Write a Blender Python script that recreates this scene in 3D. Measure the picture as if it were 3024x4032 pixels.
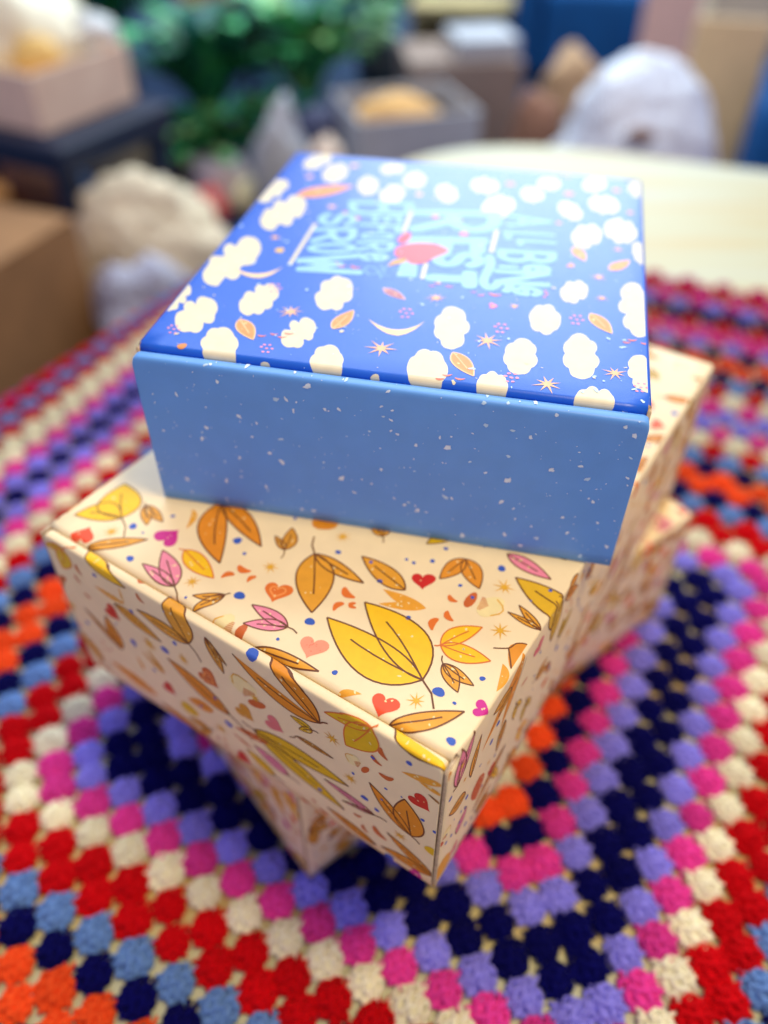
import bpy, bmesh, math, random
from mathutils import Vector, Matrix
from mathutils.geometry import tessellate_polygon

# ------------------------------------------------------------------ clean start
for o in list(bpy.data.objects):
    bpy.data.objects.remove(o, do_unlink=True)
scene = bpy.context.scene
COL = scene.collection
R = math.radians
PI = math.pi

# ------------------------------------------------------------------ camera
cam_d = bpy.data.cameras.new('camera')
cam = bpy.data.objects.new('camera', cam_d)
COL.objects.link(cam)
p, r = R(43.2533), R(0.3545)
right = Vector((1, 0, 0)); fwd = Vector((0, math.cos(p), -math.sin(p))); up = Vector((0, math.sin(p), math.cos(p)))
cx_ = math.cos(r) * right + math.sin(r) * up
cy_ = -math.sin(r) * right + math.cos(r) * up
cz_ = -fwd
cam.matrix_world = Matrix(((cx_.x, cy_.x, cz_.x, 0), (cx_.y, cy_.y, cz_.y, 0), (cx_.z, cy_.z, cz_.z, 0.3807), (0, 0, 0, 1)))
cam_d.sensor_fit = 'VERTICAL'; cam_d.sensor_height = 36.0; cam_d.sensor_width = 27.0
cam_d.lens = 28.05
cam_d.clip_start = 0.01; cam_d.clip_end = 60
cam_d.dof.use_dof = True
cam_d.dof.focus_distance = 0.257
cam_d.dof.aperture_fstop = 3.2
cam_d.dof.aperture_blades = 0
scene.camera = cam

# ------------------------------------------------------------------ world and lamps
w = bpy.data.worlds.new('World'); scene.world = w; w.use_nodes = True
bg = w.node_tree.nodes['Background']
bg.inputs[0].default_value = (0.66, 0.63, 1.0, 1); bg.inputs[1].default_value = 0.55

def area(name, loc, target, sx, sy, power, col):
    d = bpy.data.lights.new(name, 'AREA'); d.shape = 'RECTANGLE'; d.size = sx; d.size_y = sy
    d.energy = power; d.color = col
    o = bpy.data.objects.new(name, d); COL.objects.link(o)
    o.location = loc
    o.rotation_euler = (Vector(target) - Vector(loc)).to_track_quat('-Z', 'Y').to_euler()
    return o
area('window_light', (0.75, 4.2, 1.46), (0.1, 0.4, 0.2), 1.9, 0.62, 62, (0.72, 0.90, 1.0))
area('overhead_fill', (0.10, 2.8, 2.6), (0.10, 2.0, -0.4), 2.8, 2.0, 90, (0.74, 0.90, 1.0))  # fill light added overhead to brighten the background and the upward faces
area('ceiling_lamp', (0.42, 0.06, 1.42), (0.05, 0.20, 0.1), 0.34, 0.34, 13.5, (1.0, 0.79, 0.38))

scene.view_settings.view_transform = 'Standard'
scene.view_settings.look = 'None'
scene.view_settings.exposure = 0.05
scene.view_settings.gamma = 1.0
scene.view_settings.use_curve_mapping = False
scene.render.resolution_x = 768; scene.render.resolution_y = 1024
try:
    scene.cycles.use_denoising = True
except Exception:
    pass

# ------------------------------------------------------------------ helpers
def srgb(r, g, b):
    f = lambda c: (c / 12.92) if c <= 0.04045 else ((c + 0.055) / 1.055) ** 2.4
    return (f(r / 255), f(g / 255), f(b / 255))

MATS = {}
def mat(name, col, rough=0.5, spec=0.5, noise=0.0, nscale=40.0, bump=0.0, bscale=800.0, sheen=0.0, metal=0.0, sss=0.0, trans=0.0):
    if name in MATS: return MATS[name]
    m = bpy.data.materials.new(name); m.use_nodes = True
    nt = m.node_tree; b = nt.nodes['Principled BSDF']
    b.inputs['Roughness'].default_value = rough
    b.inputs['Specular IOR Level'].default_value = spec
    b.inputs['Metallic'].default_value = metal
    if sheen: b.inputs['Sheen Weight'].default_value = sheen; b.inputs['Sheen Roughness'].default_value = 0.6
    if trans: b.inputs['Transmission Weight'].default_value = trans
    b.inputs['Base Color'].default_value = (*col, 1)
    if noise or bump:
        tc = nt.nodes.new('ShaderNodeTexCoord')
    if noise:
        n = nt.nodes.new('ShaderNodeTexNoise'); n.inputs['Scale'].default_value = nscale; n.inputs['Detail'].default_value = 4
        nt.links.new(tc.outputs['Object'], n.inputs['Vector'])
        rp = nt.nodes.new('ShaderNodeValToRGB')
        rp.color_ramp.elements[0].position = 0.3; rp.color_ramp.elements[1].position = 0.7
        rp.color_ramp.elements[0].color = (*[max(0, c * (1 - noise)) for c in col], 1)
        rp.color_ramp.elements[1].color = (*[min(1, c * (1 + noise)) for c in col], 1)
        nt.links.new(n.outputs['Fac'], rp.inputs[0]); nt.links.new(rp.outputs[0], b.inputs['Base Color'])
    if bump:
        n2 = nt.nodes.new('ShaderNodeTexNoise'); n2.inputs['Scale'].default_value = bscale; n2.inputs['Detail'].default_value = 3
        nt.links.new(tc.outputs['Object'], n2.inputs['Vector'])
        bp = nt.nodes.new('ShaderNodeBump'); bp.inputs['Strength'].default_value = bump; bp.inputs['Distance'].default_value = 0.001
        nt.links.new(n2.outputs['Fac'], bp.inputs['Height']); nt.links.new(bp.outputs[0], b.inputs['Normal'])
    MATS[name] = m
    return m

def link_mesh(name, me, parent=None):
    o = bpy.data.objects.new(name, me); COL.objects.link(o)
    if parent: o.parent = parent
    return o
def mesh_from(name, verts, faces, mats, fmat=None, smooth=False, parent=None):
    me = bpy.data.meshes.new(name); me.from_pydata(verts, [], faces); me.update()
    for m in mats: me.materials.append(m)
    if fmat: me.polygons.foreach_set('material_index', fmat)
    if smooth: me.polygons.foreach_set('use_smooth', [True] * len(me.polygons))
    me.update()
    return link_mesh(name, me, parent)
def empty(name, loc=(0, 0, 0), rz=0.0):
    o = bpy.data.objects.new(name, None); COL.objects.link(o); o.location = loc; o.rotation_euler = (0, 0, rz); o.empty_display_size = 0.02
    return o
def tag(o, label=None, cat=None, group=None, kind=None):
    if label: o['label'] = label
    if cat: o['category'] = cat
    if group: o['group'] = group
    if kind: o['kind'] = kind
    return o
def bm_obj(name, bm, m, parent=None, smooth=False):
    me = bpy.data.meshes.new(name); bmesh.ops.recalc_face_normals(bm, faces=bm.faces[:]); bm.to_mesh(me); bm.free()
    for x in (m if isinstance(m, (list, tuple)) else [m]): me.materials.append(x)
    if smooth: me.polygons.foreach_set('use_smooth', [True] * len(me.polygons))
    return link_mesh(name, me, parent)
def bm_box(bm, c, s, rz=0.0, bevel=0.0, rx=0.0, ry=0.0):
    M = Matrix.Translation(c) @ Matrix.Rotation(rz, 4, 'Z') @ Matrix.Rotation(rx, 4, 'X') @ Matrix.Rotation(ry, 4, 'Y') @ Matrix.Diagonal((s[0], s[1], s[2], 1))
    g = bmesh.ops.create_cube(bm, size=1.0, matrix=M)
    if bevel:
        es = list({e for v in g['verts'] for e in v.link_edges})
        bmesh.ops.bevel(bm, geom=es, offset=bevel, segments=3, profile=0.5, affect='EDGES')
def box_obj(name, c, s, m, parent=None, rz=0.0, bevel=0.003, rx=0.0, ry=0.0):
    bm = bmesh.new(); bm_box(bm, c, s, rz, bevel, rx, ry); return bm_obj(name, bm, m, parent)
def blob_obj(name, c, s, m, parent=None, amp=0.15, freq=3.0, seed=0, sub=4, rz=0.0, flat=None):
    from mathutils import noise as mn
    bm = bmesh.new(); bmesh.ops.create_icosphere(bm, subdivisions=sub, radius=1.0)
    off = Vector((seed * 7.3, seed * 3.1, seed * 1.7))
    for v in bm.verts:
        n = v.co.normalized()
        d = mn.noise(n * freq * 0.5 + off) * amp * 1.6 + abs(mn.noise(n * freq * 1.6 + off)) * amp - abs(mn.noise(n * freq * 3.3 + off)) * amp * 0.6
        q = n * (1 + d)
        if flat is not None and q.z < flat: q.z = flat
        v.co = Vector((q.x * s[0], q.y * s[1], q.z * s[2]))
    bmesh.ops.transform(bm, matrix=Matrix.Translation(c) @ Matrix.Rotation(rz, 4, 'Z'), verts=bm.verts[:])
    return bm_obj(name, bm, m, parent, True)

# ------------------------------------------------------------------ the print: colours of ink
INK = {
 'cloud': (224, 216, 186), 'peach': (250, 190, 140), 'moon': (250, 215, 165), 'orange': (238, 150, 78), 'leafline': (250, 205, 150), 'mauve': (165, 80, 110), 'pinkline': (250, 205, 205),
 'pink': (240, 150, 180), 'coral': (238, 125, 105), 'hotpink': (240, 120, 165), 'amberdot': (215, 140, 70), 'yellow': (252, 200, 14), 'letter': (146, 200, 246), 'sig': (130, 180, 240),
 'apple': (228, 92, 108), 'applered': (222, 70, 95), 'appleleaf': (225, 165, 80), 'speck': (190, 222, 250), 'specky': (226, 240, 255),
 'amber': (232, 164, 42), 'amber2': (236, 165, 45), 'amber3': (230, 150, 36), 'ochre': (214, 150, 42), 'rust': (228, 144, 26), 'rust2': (205, 102, 40), 'brown': (112, 62, 22), 'orangeline': (222, 118, 40),
 'gold': (232, 176, 45), 'yellow2': (228, 182, 30), 'olive': (228, 186, 12), 'tomato': (238, 82, 38), 'red': (208, 40, 26), 'magenta': (205, 30, 140), 'pinkleaf': (240, 140, 165), 'rose': (222, 120, 122), 'peachheart': (242, 152, 118),
 'orange2': (230, 118, 35), 'blue': (52, 92, 190), 'cream2': (246, 228, 165), 'innerheart': (250, 165, 85)}
def ink(n):
    c = srgb(*INK[n])
    return mat('ink_' + n, c, rough=0.46, spec=0.4, noise=0.05, nscale=260.0)

def catmull(pts, n=6, closed=True):
    out = []; N = len(pts)
    rng = range(N) if closed else range(N - 1)
    for i in rng:
        g = (lambda k: pts[k % N]) if closed else (lambda k: pts[min(max(k, 0), N - 1)])
        a, b, c, d = g(i - 1), g(i), g(i + 1), g(i + 2)
        for k in range(n):
            t = k / n
            out.append(tuple(0.5 * (2 * b[j] + (c[j] - a[j]) * t + (2 * a[j] - 5 * b[j] + 4 * c[j] - d[j]) * t * t + (3 * b[j] - a[j] - 3 * c[j] + d[j]) * t ** 3) for j in (0, 1)))
    if not closed: out.append(pts[-1])
    return out

class Print:
    """collects flat inked shapes in the unfolded plane of a panel (mm)"""
    def __init__(s, seed=1):
        s.tris = []; s.rng = random.Random(seed); s.n = 0
    def poly(s, pts, col, lay):
        v = [Vector((x, y, 0)) for x, y in pts]
        for t in tessellate_polygon([v]):
            s.tris.append(([pts[i] for i in t], col, lay))
    def stroke(s, pts, wd, col, lay, taper=0.0, cap=True):
        P = [Vector(q) for q in pts]
        Q = [P[0]]
        for q in P[1:]:
            if (q - Q[-1]).length > 1e-4: Q.append(q)
        P = Q
        if len(P) < 2: return
        closed = (P[0] - P[-1]).length < 0.05
        if cap and not closed:
            d0 = (P[0] - P[1]).normalized(); d1 = (P[-1] - P[-2]).normalized()
            P = [P[0] + d0 * wd * 0.45, P[0] + d0 * wd * 0.3] + P + [P[-1] + d1 * wd * 0.3, P[-1] + d1 * wd * 0.45]
        Lp, Rp = [], []
        N = len(P)
        for i in range(N):
            if closed: d = P[(i + 1) % (N - 1)] - P[(i - 1) % (N - 1)]
            else: d = P[min(i + 1, N - 1)] - P[max(i - 1, 0)]
            d.normalize(); n = Vector((-d.y, d.x)); h = wd * 0.5
            if cap and not closed:
                if i in (0, N - 1): h *= 0.45
                elif i in (1, N - 2): h *= 0.85
            if taper: h *= 1 - taper * abs(i / (N - 1) - 0.35) * 1.2
            Lp.append((P[i].x + n.x * h, P[i].y + n.y * h)); Rp.append((P[i].x - n.x * h, P[i].y - n.y * h))
        for i in range(N - 1):
            s.tris.append(([Lp[i], Rp[i], Rp[i + 1]], col, lay)); s.tris.append(([Lp[i], Rp[i + 1], Lp[i + 1]], col, lay))
    def disc(s, c, rr, col, lay, n=12, wob=0.12, ax=1.0, ang=0.0):
        ph = s.rng.random() * 6; pts = []
        for i in range(n):
            t = 2 * PI * i / n; q = rr * (1 + wob * math.sin(2 * t + ph) * 0.7 + wob * 0.5 * math.sin(3 * t + ph * 2))
            x, y = q * math.cos(t) * ax, q * math.sin(t)
            pts.append((c[0] + x * math.cos(ang) - y * math.sin(ang), c[1] + x * math.sin(ang) + y * math.cos(ang)))
        s.poly(pts, col, lay)
    def cloud(s, a, b, w, lay):
        A, B = Vector(a), Vector(b); d = B - A; Ln = d.length; d.normalize(); n = Vector((-d.y, d.x)); C = (A + B) / 2; rg = s.rng
        rad = Ln * w * 0.5; circ = [(0, 0, min(rad, Ln * .4))]
        nl = 5 if Ln < 18 else 7
        for i in range(nl):
            t = 2 * PI * (i + rg.uniform(-.18, .18)) / nl
            rr = rad * rg.uniform(.42, .6)
            circ.append(((Ln / 2 - rr) * math.cos(t), (rad * 1.02 - rr) * math.sin(t), rr))
        pts = []
        for k in range(56):
            t = 2 * PI * k / 56; ux, uy = math.cos(t), math.sin(t); best = 0
            for x, y, rr in circ:
                bq = ux * x + uy * y; disc = bq * bq - (x * x + y * y - rr * rr)
                if disc >= 0: best = max(best, bq + math.sqrt(disc))
            q = C + d * (ux * best) + n * (uy * best); pts.append((q.x, q.y))
        s.poly(pts, 'cloud', lay)
    def lobe(s, b, t, wl, wr, n=14):
        B, T = Vector(b), Vector(t); d = T - B; Ln = d.length; nn = Vector((-d.y, d.x)) / max(Ln, 1e-6)
        def bez(side, wv):
            c1 = B + d * 0.22 + nn * side * wv * Ln * 1.5; c2 = B + d * 0.62 + nn * side * wv * Ln * 1.15; o = []
            for i in range(n + 1):
                u = i / n; o.append((1 - u) ** 3 * B + 3 * u * (1 - u) ** 2 * c1 + 3 * u * u * (1 - u) * c2 + u ** 3 * T)
            return o
        return bez(1, wl), bez(-1, wr)
    def leaf(s, b, lobes, fill, line, stem, rib, lay):
        Lmax = max((Vector(l[0]) - Vector(b)).length for l in lobes); lw = max(0.36, min(0.62, 0.3 + Lmax * 0.011))
        for i, (t, wl, wr) in enumerate(lobes):
            l, rr = s.lobe(b, t, wl, wr)
            j = Vector((s.rng.uniform(-.25, .25), s.rng.uniform(-.25, .25))) if line else Vector((0, 0))
            s.poly([tuple(q + j) for q in l] + [tuple(q + j) for q in rr[-2:0:-1]], fill, lay + i)
            if line:
                if wl > 0.03: s.stroke([tuple(q) for q in l], lw, line, lay + 3 + i, cap=False)
                if wr > 0.03: s.stroke([tuple(q) for q in rr], lw, line, lay + 5 + i, cap=False)
                if rib:
                    B, T = Vector(b), Vector(t); d = T - B; nn = Vector((-d.y, d.x)); k = (wl - wr) * 0.35
                    s.stroke([tuple(B + d * u + nn * k * math.sin(PI * u * .9)) for u in (0.0, .15, .3, .45, .6, .7)], lw * .95, line, lay + 7, cap=False)
            if Lmax > 6:
                for _ in range(2 if Lmax < 16 else 4):
                    u = s.rng.uniform(.2, .8); q = l[int(u * 14)].lerp(rr[int(u * 14)], s.rng.uniform(.2, .8))
                    s.disc((q.x, q.y), s.rng.uniform(.18, .5), 'cream2', lay + 2, n=6, wob=.3, ax=s.rng.uniform(1, 1.8), ang=s.rng.uniform(0, 3))
        if stem and line:
            B, E = Vector(b), Vector(stem); m_ = (B + E) / 2 + Vector((-(E - B).y, (E - B).x)) * 0.1
            s.stroke([tuple(B), tuple(m_), tuple(E)], lw, line, lay + 8, cap=False)
    def heart(s, c, size, ang, col, extra, lay):
        a = R(ang); pts = []
        for i in range(32):
            t = 2 * PI * i / 32
            x = 16 * math.sin(t) ** 3; y = 13 * math.cos(t) - 5 * math.cos(2 * t) - 2 * math.cos(3 * t) - math.cos(4 * t)
            x *= size / 34 * (1.05 + 0.1 * math.sin(t)); y *= size / 34
            pts.append((c[0] + x * math.cos(a) - y * math.sin(a), c[1] + x * math.sin(a) + y * math.cos(a)))
        s.poly(pts, col, lay)
        if extra == 1:
            q = [((x - c[0]) * .55 + c[0], (y - c[1]) * .55 + c[1]) for x, y in pts]
            s.stroke(q + [q[0]], size * .05, 'innerheart', lay + 2, cap=False)
        if extra == 2:
            for _ in range(16):
                k = s.rng.choice(pts); u = s.rng.uniform(.1, .85); s.disc((c[0] + (k[0] - c[0]) * u, c[1] + (k[1] - c[1]) * u), .16, 'tomato', lay + 2, n=5)
        else:
            for _ in range(2):
                k = s.rng.choice(pts); u = s.rng.uniform(.1, .8); s.disc((c[0] + (k[0] - c[0]) * u, c[1] + (k[1] - c[1]) * u), s.rng.uniform(.2, .45), 'cream2', lay + 3, n=6, wob=.3)
    def star(s, c, rr, col, lay):
        ph = s.rng.uniform(0, .5); pts = []
        for i in range(16):
            t = ph + 2 * PI * i / 16; q = rr * s.rng.uniform(.75, 1.12) if i % 2 == 0 else rr * .24
            pts.append((c[0] + q * math.cos(t), c[1] + q * math.sin(t)))
        s.poly(pts, col, lay)
    def comma(s, a, b, wd, col, lay):
        A, B = Vector(a), Vector(b); d = B - A; Ln = d.length; n = Vector((-d.y, d.x)); pts = []
        for i in range(9):
            u = i / 8; h = wd * math.sqrt(max(0, math.sin(PI * min(1, u * .92 + .04)))) * (1.1 - .45 * u); pts.append(A + d * u + n * (h * .9 - .18 * math.sin(PI * u)))
        for i in range(8, -1, -1):
            u = i / 8; h = wd * math.sqrt(max(0, math.sin(PI * min(1, u * .92 + .04)))) * (1.1 - .45 * u); pts.append(A + d * u + n * (-h * .9 - .18 * math.sin(PI * u)))
        s.poly([tuple(q) for q in pts], col, lay)
    def orn(s, a, b, lay):
        A, B = Vector(a), Vector(b); C = (A + B) / 2; d = B - A; Ln = d.length; an = math.atan2(d.y, d.x)
        s.disc(tuple(C - d * .15), Ln * .34, 'cream2', lay, n=14, wob=.1, ax=1.5, ang=an + 1.2)
        s.disc(tuple(B), Ln * .16, 'rust2', lay + 1, n=12, wob=.05, ax=2.3, ang=an + 1.4)
        for i in range(9):
            t = i / 8 - .5; q = C + d * .2 + Vector((-d.y, d.x)) * t * .5
            s.stroke([tuple(q), tuple(q - d * (.3 - abs(t) * .35))], Ln * .03, 'rust2', lay + 2, cap=False)
        s.stroke([tuple(A + Vector((-d.y, d.x)) * t * .35 - d * (.08 - .3 * t * t)) for t in (-1, -.5, 0, .5, 1)], Ln * .045, 'gold', lay + 3)
    def art(s, items):
        for it in items:
            k = it[0]; s.n += 1; sub = s.n % 3
            if k == 'cloud': s.cloud(it[1], it[2], it[3], sub)
            elif k == 'star': s.star(it[1], it[2], it[3], 9 + sub)
            elif k == 'dot': s.disc(it[1], it[2], it[3], 6 + sub, ax=1.1)
            elif k == 'leaf': s.leaf(it[1], it[2], it[3], it[4], it[5], it[6], 3 + sub)
            elif k == 'heart': s.heart(it[1], it[2], it[3], it[4], it[5], 6 + sub)
            elif k == 'poly': s.poly(catmull(it[1]) if it[3] else it[1], it[2], (0 if it[2] == 'cloud' else 10 if it[2].startswith('apple') else 4) + sub)
            elif k == 'line': s.stroke(catmull(it[1], 5, False) if it[4] else it[1], it[2], it[3], 4 + s.n % 6)
            elif k == 'comma': s.comma(it[1], it[2], it[3], it[4], 8 + sub)
            elif k == 'orn': s.orn(it[1], it[2], 5 + sub)
    def specks(s, n, x0, x1, y0, y1, cols, rmin=.12, rmax=.7, lay=13):
        for _ in range(n):
            rr = rmin + (rmax - rmin) * s.rng.random() ** 3.2
            s.disc((s.rng.uniform(x0, x1), s.rng.uniform(y0, y1)), rr, s.rng.choice(cols), lay, n=7, wob=.35, ax=s.rng.uniform(1, 1.9), ang=s.rng.uniform(0, PI))
    def scatter(s, x0, x1, y0, y1, taken, step=9.5, tries=900):
        rg = s.rng; pts = list(taken); items = []
        for _ in range(tries):
            c = (rg.uniform(x0, x1), rg.uniform(y0, y1))
            if any((c[0] - q[0]) ** 2 + (c[1] - q[1]) ** 2 < step * step for q in pts): continue
            pts.append(c); k = rg.random(); a = rg.uniform(0, 2 * PI)
            pt = lambda ln, an: (c[0] + ln * math.cos(an), c[1] + ln * math.sin(an))
            if k < .52:
                ln = rg.uniform(9, 18); fill, line = rg.choice([('amber', 'brown'), ('amber2', 'brown'), ('rust', 'brown'), ('yellow', 'brown'), ('olive', 'brown'), ('pinkleaf', 'brown'), ('amber3', 'brown'), ('yellow', 'orangeline')])
                b = pt(-ln * .45, a); l2 = [((b[0] + ln * math.cos(a - .3), b[1] + ln * math.sin(a - .3)), .2, .2)]
                if rg.random() < .7: l2.append(((b[0] + ln * .8 * math.cos(a + .45), b[1] + ln * .8 * math.sin(a + .45)), .22, .2))
                items.append(('leaf', b, l2, fill, line, pt(-ln * .75, a), 1))
            elif k < .64: items.append(('heart', c, rg.uniform(6, 9), rg.uniform(0, 360), rg.choice(['tomato', 'red', 'magenta', 'rose', 'orange2']), 0))
            elif k < .76: items.append(('star', c, rg.uniform(2.6, 3.6), 'gold'))
            elif k < .86:
                for t in (0, 2.1, 4.2): items.append(('comma', pt(2.6, a + t), pt(2.6, a + t + .9), .28, rg.choice(['orange2', 'rust2'])))
            elif k < .97: items.append(('dot', c, rg.uniform(.7, 1.6), 'blue'))
            else: items.append(('orn', pt(3, a), pt(-3, a)))
        s.art(items); s.n += 1
        for _ in range(int(len(items) * .6)):
            s.disc((rg.uniform(x0, x1), rg.uniform(y0, y1)), rg.uniform(.4, .9), 'blue', 12, n=8)
    def build(s, name, fn, parent, us, vs, bounds, only=None):
        """slice the triangles at the panel's bends, clip to bounds, map to 3D"""
        x0, x1, y0, y1 = bounds
        def cut(pl, ax, val, keep):
            out = []
            for i in range(len(pl)):
                a, b = pl[i], pl[(i + 1) % len(pl)]; da, db = (a[ax] - val) * keep, (b[ax] - val) * keep
                if da >= 0: out.append(a)
                if (da > 0 and db < 0) or (da < 0 and db > 0):
                    t = da / (da - db); out.append((a[0] + (b[0] - a[0]) * t, a[1] + (b[1] - a[1]) * t))
            return out
        verts, faces, fm, cols = [], [], [], []
        for tri, col, lay in s.tris:
            if only is not None and (col in only[0]) != only[1]: continue
            pl = [tuple(q) for q in tri]
            for ax, val, kp in ((0, x0, 1), (0, x1, -1), (1, y0, 1), (1, y1, -1)):
                if pl: pl = cut(pl, ax, val, kp)
            if len(pl) < 3: continue
            parts = [pl]
            for ax, cuts in ((0, us), (1, vs)):
                nxt = []
                for q in parts:
                    lo = min(z[ax] for z in q); hi = max(z[ax] for z in q); cur = q
                    for val in cuts:
                        if lo < val < hi:
                            a = cut(cur, ax, val, -1); cur = cut(cur, ax, val, 1)
                            if len(a) >= 3: nxt.append(a)
                            if len(cur) < 3: break
                    if len(cur) >= 3: nxt.append(cur)
                parts = nxt
            if col not in cols: cols.append(col)
            for q in parts:
                ar = sum(q[i][0] * q[(i + 1) % len(q)][1] - q[(i + 1) % len(q)][0] * q[i][1] for i in range(len(q)))
                if abs(ar) < 1e-5: continue
                if ar < 0: q = q[::-1]
                base = len(verts)
                for z in q: verts.append(fn(z[0] / 1000, z[1] / 1000, (0.03 + 0.010 * lay) / 1000))
                faces.append(tuple(range(base, base + len(q)))); fm.append(cols.index(col))
        return mesh_from(name, verts, faces, [ink(c) for c in cols], fm, False, parent)

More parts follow.
